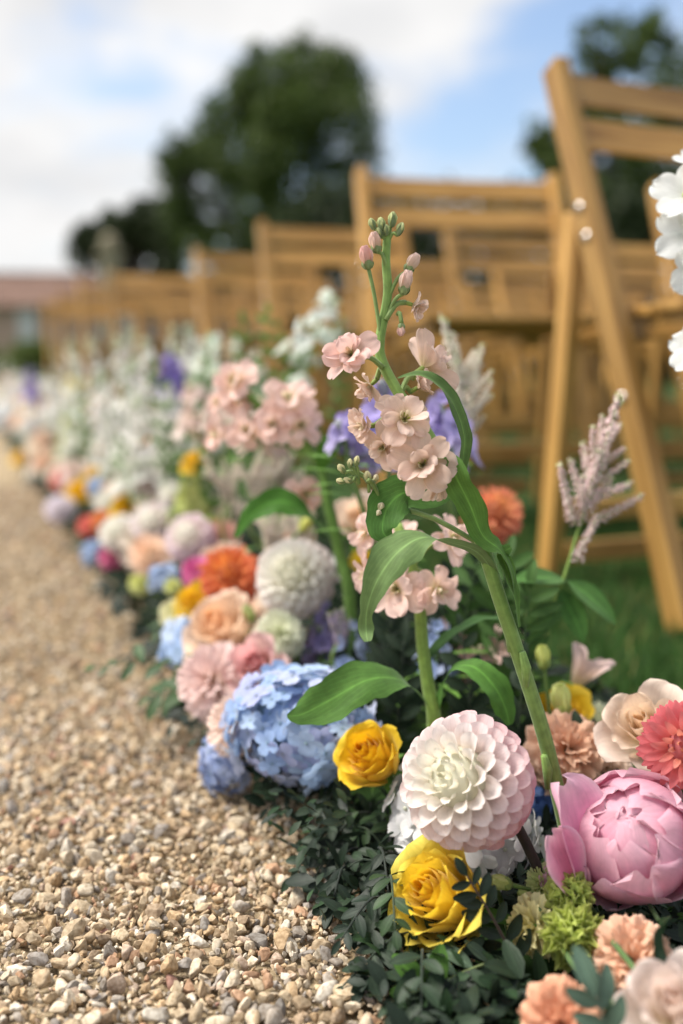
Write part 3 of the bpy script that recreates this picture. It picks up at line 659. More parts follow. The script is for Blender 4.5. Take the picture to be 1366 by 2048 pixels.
def slat_curved(z0, hgt, y0):
    n = 10; vv, ff = [], []; w_ = CH_W - .052
    for i in range(n + 1):
        x = .013 + w_ * i / n; b = .014 * (1 - (2 * i / n - 1) ** 2)
        for (dy, dz) in ((-.008, 0), (.008, 0), (.008, hgt), (-.008, hgt)): vv.append((x - .0, y0 + b + dy + (dz - hgt / 2) * .4375, z0 + dz))
    for i in range(n):
        for k in range(4): a = i * 4 + k; b2 = i * 4 + (k + 1) % 4; ff.append((a, b2, b2 + 4, a + 4))
    ff.append((0, 1, 2, 3)); ff.append((n * 4 + 3, n * 4 + 2, n * 4 + 1, n * 4))
    v = np.array(vv); M = Matrix(((0, 0, 1, 0), (1, 0, 0, 0), (0, 1, 0, 0), (0, 0, 0, 1)))  # local Z runs along the slat
    c0 = np.array([CH_W / 2, y0, z0 + hgt / 2]); v = v - c0; m3 = np.array(M)[:3, :3]; v = v @ m3
    return v, [tuple(reversed(q)) for q in ff], Matrix.Translation(c0) @ M
for z0, hg in ((.738, .048), (.668, .048)):
    v, f, M = slat_curved(z0, hg, -.4375 * (.8 - z0 - hg / 2)); cp('back_slat', v, f, M, M_WOOD)
for sx in (.030, CH_W - .056):                                                       # seat side rails
    v, f, M = beam(V((sx + .024, -.09, .398)), V((sx + .024, -.475, .418)), .02, .036); cp('seat_rail', v, f, M, M_WOOD)
for k in range(6):
    y = -.105 - k * .071; zz = .4205 - (y + .09) * .05; v, f, M = beam(V((.032, y, zz)), V((CH_W - .058, y, zz)), .067, .014, .004)
    cp('seat_slat', v, f, M, M_WOOD)
for y, z in ((-.016, .115), (-.013, .045)):
    v, f, M = beam(V((.040, y, z)), V((CH_W - .066, y, z)), .034, .016); cp('stretcher', v, f, M @ Matrix.Rotation(R_(90), 4, 'Z'), M_WOOD)
v, f, M = beam(V((.014, post_pt(.80).y, .16)), V((CH_W - .04, post_pt(.80).y, .16)), .034, .018); cp('stretcher', v, f, M @ Matrix.Rotation(R_(90), 4, 'Z'), M_WOOD)
ORD = ['first', 'second', 'third', 'fourth', 'fifth', 'sixth', 'seventh', 'eighth', 'ninth', 'tenth']
def chair(x, y, row, k, rz=0):
    lab = 'honey wood folding chair in the %s row, %s' % (ORD[row], 'at the aisle end' if k == 0 else '%s seat from the aisle' % ORD[k])
    o = thing('folding_chair', lab, 'chair', V((x, y - .17, 0)), 'folding chairs in rows', rz); W0 = WM[o.name] @ Matrix.Translation((0, .17, 0))
    for nm, me, M, sub in CHAIR_PARTS: new(nm, me, o, W0 @ M)
ROWS = [(.875, 1.377, 0), (.880, 2.264, R_(-11)), (.925, 3.18, R_(-5)), (.91, 4.02, R_(-3)), (.74, 5.10, 0), (.66, 5.83, 0), (.64, 6.75, 0), (.62, 7.6, 0)]
for r_i, (x, y, rz) in enumerate(ROWS):
    for k in range(2 if r_i == 0 else min(6, 3 + r_i)):
        xx = x + k * (.77 if r_i == 1 else .66) + (random.uniform(-.02, .02) if k else 0)
        chair(xx, y + (random.uniform(-.05, .05) if k else 0) - (.05 * k if r_i == 1 else 0), r_i, k, rz if k < 2 else rz + R_(random.uniform(-4, 4)))

# ================================================================== flower border
def px(dia, d): return dia / 2 * d / FPX

# ---- stocks
PEACH = s(246, 206, 186); PEACH_IN = s(240, 226, 180)
def bud(parent, c, axis, R, c_pet, c_sep, name='bud', joined=False, sep=.62, open_=0):
    mb = MB(); I = Matrix.Identity(4)
    for k in range(4):
        pr = cached(('budp', k, open_), lambda: petal('p', 1, 1, .6, 2.4, .4, ((0, 42), (.4, 6), (.75, -22 + open_), (1, -55 + 2 * open_)), 80, ruf=.03, rf=1.4, nu=6, nv=8, seed=k, cols=((.85, .95, .5), (1, 1, .92), (1, 1, 1))))
        mb.add(pr.v, pr.f, pr.c, pr.t, ring(I, k * 1.7, 0, .08, -.9, 1.5, 1.75), c_pet)
    for k in range(4):
        pr = cached(('buds', k), lambda: petal('p', 1, .75, .45, 1.5, .6, ((0, 46), (.4, 8), (1, -30)), 60, nu=4, nv=6, seed=k, cols=((.9, .9, .9), (1, 1, 1), (1.1, 1.1, 1))))
        mb.add(pr.v, pr.f, pr.c, pr.t, ring(I, k * 1.57 + .4, 0, .13, -.98, 1.5, 1.85 * sep), c_sep)
    return new(name, mb.mesh(name, M_PET), parent, basis(c, V(axis).normalized(), R, random.uniform(0, 6)))
def stock_floret(parent, c, axis, R, tint, joined=False, no=6, ni=5, spin=None, cup=0):
    ax = V(axis).normalized(); B = basis(c, ax, R, random.uniform(0, 6) if spin is None else spin)
    mb = MB(); I = Matrix.Identity(4)
    v, f, t = tube([V((0, 0, -.55)), V((0, 0, -.3)), V((0, 0, -.02))], [.10, .13, .10], 8); mb.add(v, f, s(150, 172, 84), t)
    for k in range(7):
        a = k * .9; v, f, t = tube([V((0, 0, -.05)), V((.08 * math.cos(a), .08 * math.sin(a), .12)), V((.15 * math.cos(a), .15 * math.sin(a), .24 + .05 * (k % 2)))], [.022, .018, .03], 5)
        mb.add(v, f, s(176, 186, 70) if k % 2 else s(206, 204, 120), t)
    host = parent
    if not joined: host = new('floret', mb.mesh('floret', M_STEM), parent, B)
    sk = Sink(host, joined)
    if joined: sk.mb.add(*[mb.arrays()[q] for q in (0, 1, 2, 3)], B)
    prs = [cached(('stk', k, joined), lambda: petal('petal', 1, .78, .68, 2.3, .16, ((0, -12), (.35, 0), (.7, 10), (1, 30)), 16, ruf=.045, rf=1.1, notch=.05, nu=5 if joined else 9, nv=6 if joined else 10, seed=k + 70, cols=((.80, .86, .45), (1, .985, .95), (1, 1, 1)), crumple=.035)) for k in range(5)]
    for k in range(no): sk.put('petal', prs[k % 5], ring(B, k * 2 * math.pi / no + random.uniform(-.2, .2), R_(80 - cup + random.uniform(-26, 24)), .05, .0, jit(.18), jit(.22), random.uniform(-.5, .5)), mulc(tint, jit(.04)))
    for k in range(ni): sk.put('petal', prs[(k + 2) % 5], ring(B, k * 2 * math.pi / ni + .5 + random.uniform(-.25, .25), R_(50 - cup + random.uniform(-24, 22)), .04, .06, .74 * jit(.2), .80 * jit(.22), random.uniform(-.8, .8)), mulc(mixc(tint, (1, .95, .9), .12), jit(.04)))
    pin = [cached(('stki', k), lambda: petal('petal', 1, .9, .6, 2.4, .3, ((0, 20), (.5, 0), (1, -22)), 70, nu=6, nv=7, seed=k + 90, cols=((.8, .86, .5), (1, 1, .88), (1, 1, .95)))) for k in range(2)]
    for k in range(3): sk.put('petal', pin[k % 2], ring(B, k * 2.1 + random.uniform(-.3, .3), R_(16 + 14 * (k == 2)), .05, .03, .34 * jit(.1), .50 * jit(.1)), mixc(tint, s(248, 238, 206), .7))
    sk.done('floret')
    return host
def pedicel(root, a, b, r=.0016, col=None): add_tube(root, 'pedicel', smooth_path([a, V(a).lerp(V(b), .5) + V((0, 0, .004)), b], 3), r, col or s(140, 166, 96), n=6)

SG = s(132, 164, 84); SGB = s(150, 172, 108)
D0 = .60
ms = [(1135, 1680, .645), (1112, 1570, .635), (1085, 1460, .625), (1040, 1320, .615), (1000, 1200, .605), (965, 1090, .60), (930, 1000, .60), (890, 930, .60), (850, 860, .602), (800, 790, .604), (765, 725, .606), (760, 680, .606), (775, 590, .606), (772, 520, .606), (776, 455, .606)]
mp3 = [at(*p) for p in ms]; b0 = V((mp3[0].x, mp3[0].y, .0))
stock = thing('stock_flower', 'tall peach stock stem arching in front of the chairs, with two curled leaves', 'stock', V((b0.x, b0.y, 0)))
S = smooth_path([b0 + V((0, 0, .02))] + mp3, 6); add_tube(stock, 'stem', S, [.0050 - .0026 * (i / len(S)) ** 1.3 for i in range(len(S))], SG, n=12)
for x, y, d in ((1020, 1265, .612), (1052, 1335, .612), (1095, 1540, .628)):                        # leaf scars on the stem
    p = at(x, y, d); add_tube(stock, 'leaf_scar', [p - upv * .012, p, p + upv * .010 - rgt * .003 - fwd * .004], [.0016, .0034, .0022], mulc(SG, 1.1), n=8)
FL = [(703, 712, .590, 104, (-.35, .15, .9), (765, 735)), (742, 770, .612, 70, (-.5, -.5, .2), (770, 735)), (848, 735, .612, 118, (.55, .5, -.15), (800, 790)),
      (733, 852, .596, 84, (-.8, -.1, .5), (820, 830)), (808, 840, .585, 116, (.05, .30, .95), (850, 870)), (846, 930, .584, 122, (-.02, .05, 1), (895, 940)),
      (826, 610, .606, 66, (.8, -.35, .35), (772, 640)), (768, 893, .592, 84, (-.35, -.2, .9), (850, 880)), (878, 965, .594, 84, (.5, -.4, .7), (915, 960)), (835, 775, .606, 70, (.5, .3, .3), (800, 790))]
for i, (x, y, d, di, ax, (sx, sy)) in enumerate(FL):
    c = at(x, y, d); a = cdir(*ax); pedicel(stock, at(sx, sy, .603), c - a * px(di, d) * .5, .0017)
    stock_floret(stock, c, a, px(di, d) * 1.08, mulc(PEACH, 1.0) if i != 0 else s(248, 200, 190), no=7, ni=5, cup=6 if i not in (1, 2, 6, 9) else 22, spin=i * 1.3)
for (x, y, d, di, ax, pet, (sx, sy), op) in ((750, 482, .600, 40, (-.15, .8, .4), s(246, 206, 190), (775, 540), 10), (732, 512, .598, 44, (-.2, .9, .3), s(244, 186, 176), (762, 680), 12), (826, 524, .604, 40, (.5, .75, .3), s(248, 214, 200), (775, 600), 12),
      (812, 562, .600, 46, (.2, .9, .35), s(246, 208, 196), (772, 640), 14), (802, 662, .602, 26, (-.1, -1, .1), s(246, 196, 186), (795, 630), 0)):
    c = at(x, y, d); a = cdir(*ax); R = px(di, d) * 1.25; pedicel(stock, at(sx, sy, .605), c - a * R * .9, .0013); bud(stock, c, a, R, pet, SGB, open_=op, sep=.5)
for (x, y, di, ax) in ((744, 446, 26, (-.35, .9, .2)), (762, 446, 30, (-.1, 1, .2)), (785, 436, 32, (.1, 1, .2)), (801, 456, 30, (.35, .9, .1)), (772, 458, 24, (0, 1, .3)), (758, 464, 24, (-.3, .8, .4))):
    c = at(x, y, .602); a = cdir(*ax); R = px(di, .602) * 1.15; pedicel(stock, at(774, 490, .606), c - a * R * .9, .0012); bud(stock, c, a, R, s(206, 214, 140), s(134, 156, 104), sep=.85)
# lower bud cluster left of the main stem
pedicel(stock, at(965, 1092, .603), at(775, 1010, .612), .0016); pedicel(stock, at(775, 1010, .612), at(705, 940, .605), .0016); pedicel(stock, at(760, 1005, .61), at(735, 960, .60), .0014)
for (x, y, di, ax) in ((682, 936, 28, (-.5, .7, .3)), (695, 960, 26, (-.8, .3, .3)), (700, 925, 24, (0, 1, .2)), (714, 920, 26, (.2, 1, .2)), (680, 962, 24, (-.9, .2, .2)), (735, 952, 32, (-.1, 1, .3))):
    c = at(x, y, .602); a = cdir(*ax); R = px(di, .602); bud(stock, c, a, R, s(232, 226, 168), s(140, 162, 96), sep=.75); pedicel(stock, at(718, 968, .607) if x < 725 else at(738, 985, .607), c - a * R * .9, .0011)
for (x, y, di) in ((762, 1012, 26), (757, 1026, 24), (752, 955, 22)):
    c = at(x, y, .604); bud(stock, c, cdir(.3, .6, .5), px(di, .604), s(244, 232, 196), s(190, 200, 140), sep=.3)
up_, tc_ = upv, -fwd
LF = s(98, 138, 62)
# long leaf bending over to the left, tip curled back
ribbon(stock, [at(990, 1150, .602), at(955, 1105, .59), at(900, 1085, .58), at(845, 1075, .572), at(795, 1105, .566), at(755, 1160, .566), at(735, 1215, .570), at(732, 1255, .574), at(735, 1283, .570)],
       [.006, .010, .014, .013, .023, .023, .014, .007, .010, .004], [up_ - tc_ * .1, up_ - tc_ * .25, up_ - tc_ * .1, tc_ + up_ * .7 + rgt * -.2, tc_ + rgt * -.35, tc_ + rgt * -.3, tc_, tc_ - up_ * .2], s(112, 140, 84), fold=.10, wave=.10, nu=8, m=7)
# leaf climbing up and hooking left over the bloom
ribbon(stock, [at(928, 985, .598), at(925, 930, .592), at(928, 870, .588), at(905, 805, .586), at(870, 765, .584), at(835, 750, .582), at(796, 757, .578)],
       [.004, .007, .010, .011, .0105, .008, .002], [rgt * .5 + tc_, rgt * .6 + tc_, rgt * .6 + up_ * .3 + tc_ * .9, up_ * .8 + rgt * .5 + tc_ * .8, up_ + tc_ * .7, up_ + tc_ * .4], s(92, 120, 64), fold=.35, wave=.08, nu=6)
# leaf hugging the stem, folded
ribbon(stock, [at(1032, 1195, .603), at(1022, 1140, .594), at(1000, 1100, .588), at(965, 1070, .586), at(940, 1010, .582), at(915, 960, .58), at(895, 920, .578), at(872, 918, .574)],
       [.005, .009, .013, .012, .017, .016, .012, .003], [tc_ * .7 + rgt * .7, tc_ * .4 + rgt, tc_ * .2 + rgt, tc_ + rgt * .3, tc_ - rgt * .2, tc_ - rgt * .4, tc_ * .5 + up_ * .6, up_], s(98, 138, 60), fold=.12, wave=.14, nu=8)
ribbon(stock, [at(1038, 1255, .606), at(1030, 1200, .600), at(1018, 1150, .596), at(1005, 1110, .594), at(1022, 1095, .592)], [.003, .009, .011, .010, .004], [rgt + tc_ * .6, rgt + tc_ * .6, rgt * .7 + tc_, tc_ + up_ * .5], s(94, 132, 60), fold=.3, nu=6)
# broad leaf behind the lower bloom, left
ribbon(stock, [at(915, 985, .606), at(860, 1000, .61), at(810, 985, .61), at(775, 1015, .605), at(765, 1060, .602), at(780, 1080, .602)], [.004, .012, .026, .026, .017, .004], [tc_ + up_ * .5, tc_ + up_ * .4, tc_ + up_ * .2, tc_ * .9 - rgt * .3, tc_], s(84, 128, 58), fold=.12, wave=.1, nu=6)

# ---- second stock, shorter, behind the dahlia
c2p = [(868, 1440, .70), (858, 1380, .70), (845, 1290, .70), (838, 1200, .70), (820, 1120, .70), (795, 1050, .71)]
q = [at(*p) for p in c2p]; b2 = V((q[0].x + .004, q[0].y + .003, 0))
st2 = thing('stock_flower', 'short pink stock with broad strap leaves behind the blush ball dahlia', 'stock', b2)
S2 = smooth_path([b2 + V((0, 0, .02))] + q, 5); add_tube(st2, 'stem', S2, [.0056 - .002 * i / len(S2) for i in range(len(S2))], s(128, 156, 70), n=10)
for i, (x, y, d, di, ax) in enumerate(((795, 1178, .69, 116, (-.25, .15, .9)), (872, 1178, .695, 104, (.45, -.25, .8)), (900, 1078, .70, 104, (.5, .15, .5)), (735, 1068, .70, 80, (-.7, .2, .5)), (738, 1150, .70, 80, (-.7, 0, .5)), (812, 1085, .72, 80, (0, .5, .5)))):
    c = at(x, y, d); a = cdir(*ax); pedicel(st2, lerp_list(S2, .8), c - a * px(di, d) * .5); stock_floret(st2, c, a, px(di, d) * 1.05, s(248, 204, 190), no=6, ni=4)
ribbon(st2, [at(862, 1420, .70), at(835, 1385, .69), at(795, 1358, .675), at(735, 1360, .662), at(660, 1400, .655), at(605, 1428, .652), at(574, 1432, .65)], [.005, .008, .015, .027, .031, .027, .014, .002], [up_ + tc_ * .3, up_ + tc_ * .4, up_ * .8 + tc_ * .8, up_ * .4 + tc_, up_ * .3 + tc_, tc_ + up_ * .3], s(84, 124, 54), fold=.08, wave=.06, nu=8)
ribbon(st2, [at(872, 1430, .70), at(885, 1375, .69), at(910, 1335, .68), at(950, 1335, .672), at(990, 1375, .668), at(1012, 1420, .67), at(1018, 1450, .67)], [.004, .008, .012, .018, .020, .016, .004], [rgt * -.7 + tc_ * .6, up_ + tc_ * .4, up_ + tc_ * .5, up_ * .6 + tc_ + rgt * .2, tc_ + rgt * .4, tc_ + rgt * .5], s(88, 134, 54), fold=.1, wave=.06, nu=8)
ribbon(st2, [at(850, 1320, .70), at(900, 1270, .71), at(960, 1240, .72), at(1010, 1235, .73)], [.004, .012, .015, .002], [up_ + tc_ * .5, up_, up_ + tc_ * .3], s(60, 98, 40), nu=6)

# ---- third stock, softly blurred, left of the tall one
c3p = [(700, 1200, .86), (680, 1110, .86), (655, 1000, .86), (640, 930, .865), (600, 880, .87), (540, 830, .88), (470, 770, .89)]
q = [at(*p) for p in c3p]; b3 = V((q[0].x + .01, q[0].y + .005, 0))
st3 = thing('stock_flower', 'pink stock with a green branching stem beside the white spikes', 'stock', b3)
S3 = smooth_path([b3 + V((0, 0, .02))] + q, 5); add_tube(st3, 'stem', S3, [.0062 - .003 * i / len(S3) for i in range(len(S3))], s(104, 140, 60), n=10)
for x, y, d, di, ax in ((578, 800, .86, 100, (0, .3, .9)), (600, 850, .86, 84, (.3, 0, .8)), (548, 850, .86, 80, (-.3, 0, .9)), (498, 862, .87, 92, (-.3, .1, .9)), (470, 765, .88, 90, (-.2, .4, .8)), (435, 870, .89, 70, (-.6, 0, .6)), (478, 800, .89, 70, (.1, 0, .9)), (610, 990, .88, 80, (.2, 0, .9)), (440, 805, .9, 60, (-.6, .3, .6))):
    c = at(x, y, d); a = cdir(*ax); pedicel(st3, lerp_list(S3, .62), c - a * px(di, d) * .5, .002, s(110, 146, 70)); stock_floret(st3, c, a, px(di, d) * 1.05, s(250, 204, 190), True, 6, 4)
ribbon(st3, [at(672, 1085, .86), at(630, 1045, .85), at(590, 1010, .84), at(545, 1005, .835), at(500, 1030, .83), at(470, 1075, .83)], [.006, .014, .024, .024, .014, .003], [up_ + tc_ * .4, up_ + tc_ * .5, up_ * .5 + tc_, tc_ + up_ * .3, tc_ - rgt * .3], s(74, 122, 44), wave=.06)
ribbon(st3, [at(640, 940, .86), at(655, 900, .85), at(680, 880, .84), at(690, 878, .84)], [.006, .02, .016, .002], [tc_, tc_ + up_ * .3, tc_ + up_], s(84, 130, 46))

# ---- foreground blooms
BL = (s(252, 250, 222), s(252, 239, 234), s(238, 164, 172))
D_MAIN = at(935, 1562, .585)
dahlia(D_MAIN, cdir(-.56, .34, .76), px(272, .585), 'blush ball dahlia with a cream heart above an open yellow rose', *BL, n=165, stemcol=s(52, 44, 34), stemr=.0032, base=V((.315, .44, .02)))
rose(at(894, 1800, .575), cdir(-.60, .52, .60), px(222, .575), 'open yellow rose tucked below the blush ball dahlia', s(248, 190, 16), s(250, 206, 30), s(252, 224, 70), n=26, openness=.82)
rose(at(748, 1520, .68), cdir(-.45, .55, .6), px(146, .68), 'golden yellow rose beside the large blue hydrangea', s(246, 176, 6), s(250, 190, 10), s(252, 202, 24), n=20, openness=.75)
hydrangea(at(925, 1655, .665), cdir(-.1, .3, .9), px(318, .665), 'white hydrangea behind the blush ball dahlia', [s(246, 244, 240), s(240, 238, 236)], n=150, fsize=.22, serr=.03)
PEO = peony(at(1262, 1678, .580), cdir(-.34, .62, .70), px(262, .580), 'large pink peony above the green ruffled buds')
for k, (x0, y0, x1, y1, d, W, ix) in enumerate(((1185, 1790, 1128, 1556, .572, .70, .75), (1160, 1790, 1092, 1660, .560, .75, .6), (1170, 1800, 1086, 1742, .585, .7, .4))):   # guard petals standing off the globe
    a, b = at(x0, y0, d), at(x1, y1, d - .004); pr = petal('petal', 1, W, .62, 2.6, .3, ((0, 6), (.5, -4), (1, 14 - 30 * (k == 1))), 40, ruf=.05, rf=1.5, notch=.07, nu=12, nv=12, seed=50 + k, cols=(s(214, 50, 112), s(240, 120, 168), s(246, 152, 192)), edge=s(252, 204, 220), crumple=.04)
    new('petal', pr.mesh(), PEO, frame(a, b - a, rgt * ix - fwd * .8, (b - a).length))
dahlia(at(1372, 1492, .59), cdir(-.35, .15, .9), px(190, .59), 'coral red dahlia beside the pink peony', s(250, 160, 110), s(240, 110, 112), s(226, 84, 96), n=120, style='spiky')
rose(at(1292, 1458, .65), cdir(-.45, .55, .7), px(160, .65), 'pale peach rose behind the coral red dahlia', s(248, 206, 160), s(250, 218, 184), s(252, 224, 206), n=16, openness=1.25)
for (x, y, d, di, lab, ax, ci, co) in ((1262, 1915, .52, 150, 'peach carnation below the pink peony', (-.3, .5, .8), s(248, 186, 146), s(250, 206, 176)), (1122, 2042, .475, 150, 'orange peach carnation under the twin green buds', (-.2, .4, .9), s(244, 164, 122), s(248, 190, 150)),
      (1135, 1500, .70, 150, 'dusty peach carnation behind the stock stem', (.1, .5, .8), s(238, 178, 140), s(246, 198, 164))):
    ruffled(at(x, y, d), cdir(*ax), px(di, d), lab, ci, co, n=38, wide=1.55, ruf=.07, ser=.03, squash=.9)
rose(at(1352, 2015, .455), cdir(-.3, .7, .6), px(190, .455), 'pale blush rose at the foot of the peony', s(246, 214, 196), s(248, 224, 208), s(250, 230, 218), n=16, openness=1.1)
ruffled(at(1068, 1852, .56), cdir(-.85, .05, .5), px(112, .56), 'pale yellow ruffled lisianthus beside the twin green buds', s(238, 222, 140), s(242, 230, 166), n=26, name='lisianthus', cat='lisianthus', ruf=.07, ser=.05, sk_=8, maxtilt=95)
ruffled(at(1148, 1872, .535), cdir(-.25, .45, .85), px(104, .535), 'larger lime green ruffled bud under the pink peony', s(188, 204, 84), s(206, 216, 110), n=34, name='lisianthus_bud', cat='bud', ruf=.17, ser=.03, sk_=6, maxtilt=130, wide=2.2, curl=-70)
ruffled(at(1140, 1782, .560), cdir(.1, .8, .5), px(80, .560), 'smaller lime green ruffled bud touching the pink peony', s(186, 204, 84), s(204, 216, 108), n=30, name='lisianthus_bud', cat='bud', ruf=.17, ser=.03, sk_=6, maxtilt=125, wide=2.2, curl=-70)
ruffled(at(1088, 1768, .585), cdir(-.7, .45, .5), px(80, .585), 'pale green frilled bud between yellow rose and peony', s(200, 214, 120), s(216, 224, 146), n=22, name='lisianthus_bud', cat='bud', ruf=.06, ser=.06, sk_=8, maxtilt=60)
def bud_thing(x, y, d, di, ax, lab, cp_, cs_, name='lisianthus_bud', op=6, sep=.55, base=None):
    c = at(x, y, d); a = cdir(*ax); R = px(di, d); root, _ = flower_root(name, lab, 'bud', c, a, R, None, base, s(110, 140, 64), .0014, .9); bud(root, c, a, R, cp_, cs_, open_=op, sep=sep); return root
bud_thing(1000, 1764, .575, 58, (-.8, .3, .3), 'small green bud pointing at the yellow rose', s(206, 218, 122), s(140, 166, 76), op=16)
bud_thing(1046, 1788, .575, 40, (-.7, .5, .3), 'tight green bud on a dark wiry stem', s(176, 196, 96), s(132, 160, 70), sep=.8, op=0)
bud_thing(1086, 1312, .74, 56, (-.15, .95, .2), 'upper yellow green bud against the lawn', s(212, 220, 112), s(160, 182, 76), op=22)
bud_thing(1122, 1398, .72, 80, (-.2, .95, .2), 'plump yellow green bud beside the tall stock stem', s(220, 226, 128), s(176, 194, 90), op=20)
# half open pale pink trumpet bloom
tc3 = at(1165, 1345, .80); rt, ax = flower_root('pale_trumpet_bloom', 'pale pink trumpet bloom with narrow spread petals over the lawn', 'flower', tc3, cdir(.40, .75, .15), px(130, .8), None, V((.48, .66, .02)), None, None, .4)
B = basis(tc3, ax, px(150, .8))
for k, (th, tl) in enumerate(((0.3, 16), (1.6, 24), (2.7, 14), (3.9, 34), (5.1, 30))):
    pr = petal('petal', 1.3, .55, .75, 2.2, .3, ((0, 0), (.6, 6), (1, 42)), 52, ruf=.04, seed=k, cols=(s(214, 204, 150), s(236, 196, 176), s(244, 206, 204)), nu=7, nv=9); new('petal', pr.mesh(), rt, ring(B, th, R_(tl), .05, -.5))
rose(at(1128, 1438, .78), cdir(-.1, .6, .7), px(120, .78), 'yellow rose behind the plump green bud', s(244, 176, 8), s(248, 190, 14), s(250, 200, 30), n=14)
ruffled(at(1206, 1450, .78), cdir(-.1, .6, .7), px(92, .78), 'greenish white lisianthus beside the pale peach rose', s(226, 232, 186), s(236, 240, 210), n=26, name='lisianthus', cat='lisianthus')
hydrangea(at(1085, 1600, .72), cdir(-.2, .3, .8), px(80, .72), 'deep blue hydrangea floret cluster between dahlia and peony', [s(70, 104, 176), s(86, 120, 190)], n=30, fsize=.4)

# white frilled blooms on a tall stem at the right
wb = at(1420, 1100, .70); wroot = thing('white_delphinium', 'tall white frilled delphinium spike beside the front chair', 'delphinium', V((wb.x, wb.y, 0)))
WP = [V((wb.x, wb.y, .02)), at(1428, 1300, .70), at(1424, 900, .70), at(1412, 500, .70), at(1402, 330, .70)]; add_tube(wroot, 'stem', smooth_path(WP, 5), .0028, s(130, 160, 84))
for k, (x, y, di, ax) in enumerate(((1372, 392, 130, (-.5, .3, .8)), (1378, 470, 130, (-.5, -.05, .85)), (1400, 545, 120, (-.3, -.3, .8)), (1420, 420, 120, (.4, .2, .8)), (1392, 330, 90, (-.1, .7, .6)), (1392, 700, 110, (-.6, .2, .7)), (1420, 780, 90, (.3, 0, .9)), (1430, 620, 90, (.4, 0, .9)))):
    mbp = floret4('wd', 5, 8, 8, k % 3, eye=s(196, 206, 120), W=.9, serr=.05, tilt=66); c = at(x, y, .70); a = cdir(*ax)
    pedicel(wroot, at(1415, y + 30, .70), c - a * .004, .0012); new('floret', mbp.mesh(), wroot, basis(c, a, px(di, .70), k), color=s(250, 250, 244))

# ---- middle of the border
BLU = [s(160, 192, 236), s(176, 204, 240), s(194, 214, 243), s(146, 178, 228)]; BLU2 = [s(156, 176, 226), s(176, 192, 232), s(140, 164, 218)]
hydrangea(at(600, 1452, .745), cdir(-.35, .5, .8), px(318, .745), 'large sky blue hydrangea under the broad green leaf', BLU + [s(196, 206, 240), s(178, 186, 232)], n=170, sq=(1.04, .80, .68), fsize=.20)
hydrangea(at(450, 1525, .80), cdir(-.5, .3, .8), px(120, .80), 'small lilac blue hydrangea at the gravel edge', BLU2, n=40, fsize=.36)
ruffled(at(470, 1450, .775), cdir(-.6, .4, .7), px(118, .775), 'blush carnation beside the large sky blue hydrangea', s(246, 212, 192), s(248, 222, 208), n=34, ruf=.04)
ruffled(at(428, 1362, .86), cdir(-.45, .45, .8), px(150, .86), 'shell pink carnation at the gravel edge under a peach rose', s(244, 204, 196), s(248, 220, 214), n=36, ruf=.04)
rose(at(512, 1330, .85), cdir(-.2, .4, .85), px(112, .85), 'rose pink rose wedged between shell carnation and hydrangea', s(236, 150, 150), s(242, 174, 172), s(246, 196, 190), n=16)
rose(at(452, 1262, .92), cdir(-.4, .6, .7), px(150, .92), 'apricot rose with drooping petals below the orange dahlia', s(240, 170, 110), s(248, 204, 164), s(250, 216, 186), n=18, openness=1.15)
hydrangea(at(375, 1290, .95), cdir(-.6, .4, .6), px(120, .95), 'pale blue hydrangea beside the apricot rose', BLU, n=44, fsize=.34)
ruffled(at(558, 1268, .88), cdir(.1, .5, .8), px(98, .88), 'ivory lisianthus below the cream dahlia', s(228, 232, 190), s(244, 244, 226), n=30, name='lisianthus', cat='lisianthus')
dahlia(at(592, 1156, .91), cdir(-.25, .35, .88), px(164, .91), 'cream dahlia with pink rim beside the orange dahlia', s(248, 246, 222), s(250, 246, 236), s(246, 214, 212), n=150)
dahlia(at(462, 1155, .98), cdir(-.1, .45, .85), px(136, .98), 'burnt orange dahlia beside the cream dahlia', s(246, 150, 50), s(232, 104, 50), s(210, 70, 48), n=110, style='spiky')
dahlia(at(985, 1030, .93), cdir(.25, .45, .8), px(128, .93), 'orange coral dahlia behind the tall stock stem', s(250, 170, 90), s(242, 130, 86), s(226, 96, 80), n=110, style='spiky')
rose(at(722, 1045, .92), cdir(-.1, .5, .8), px(110, .92), 'peach rose behind the short pink stock', s(246, 196, 150), s(250, 216, 184), s(252, 226, 204), n=14)
rose(at(735, 1128, .86), cdir(-.3, .3, .9), px(62, .86), 'small yellow rose behind the short pink stock', s(246, 190, 10), s(250, 204, 24), s(250, 212, 50), n=12)
bud_thing(365, 1345, .93, 44, (-.6, .5, .4), 'green bud over the gravel by the shell pink carnation', s(206, 216, 130), s(166, 186, 92), op=14)
bud_thing(497, 1225, .90, 46, (-.3, .8, .4), 'fresh green bud between ivory lisianthus and orange dahlia', s(200, 212, 130), s(150, 176, 84), op=14)
bud_thing(612, 1048, .95, 44, (.4, .6, .4), 'lemon green bud above the cream dahlia', s(220, 222, 110), s(186, 196, 80), op=14)

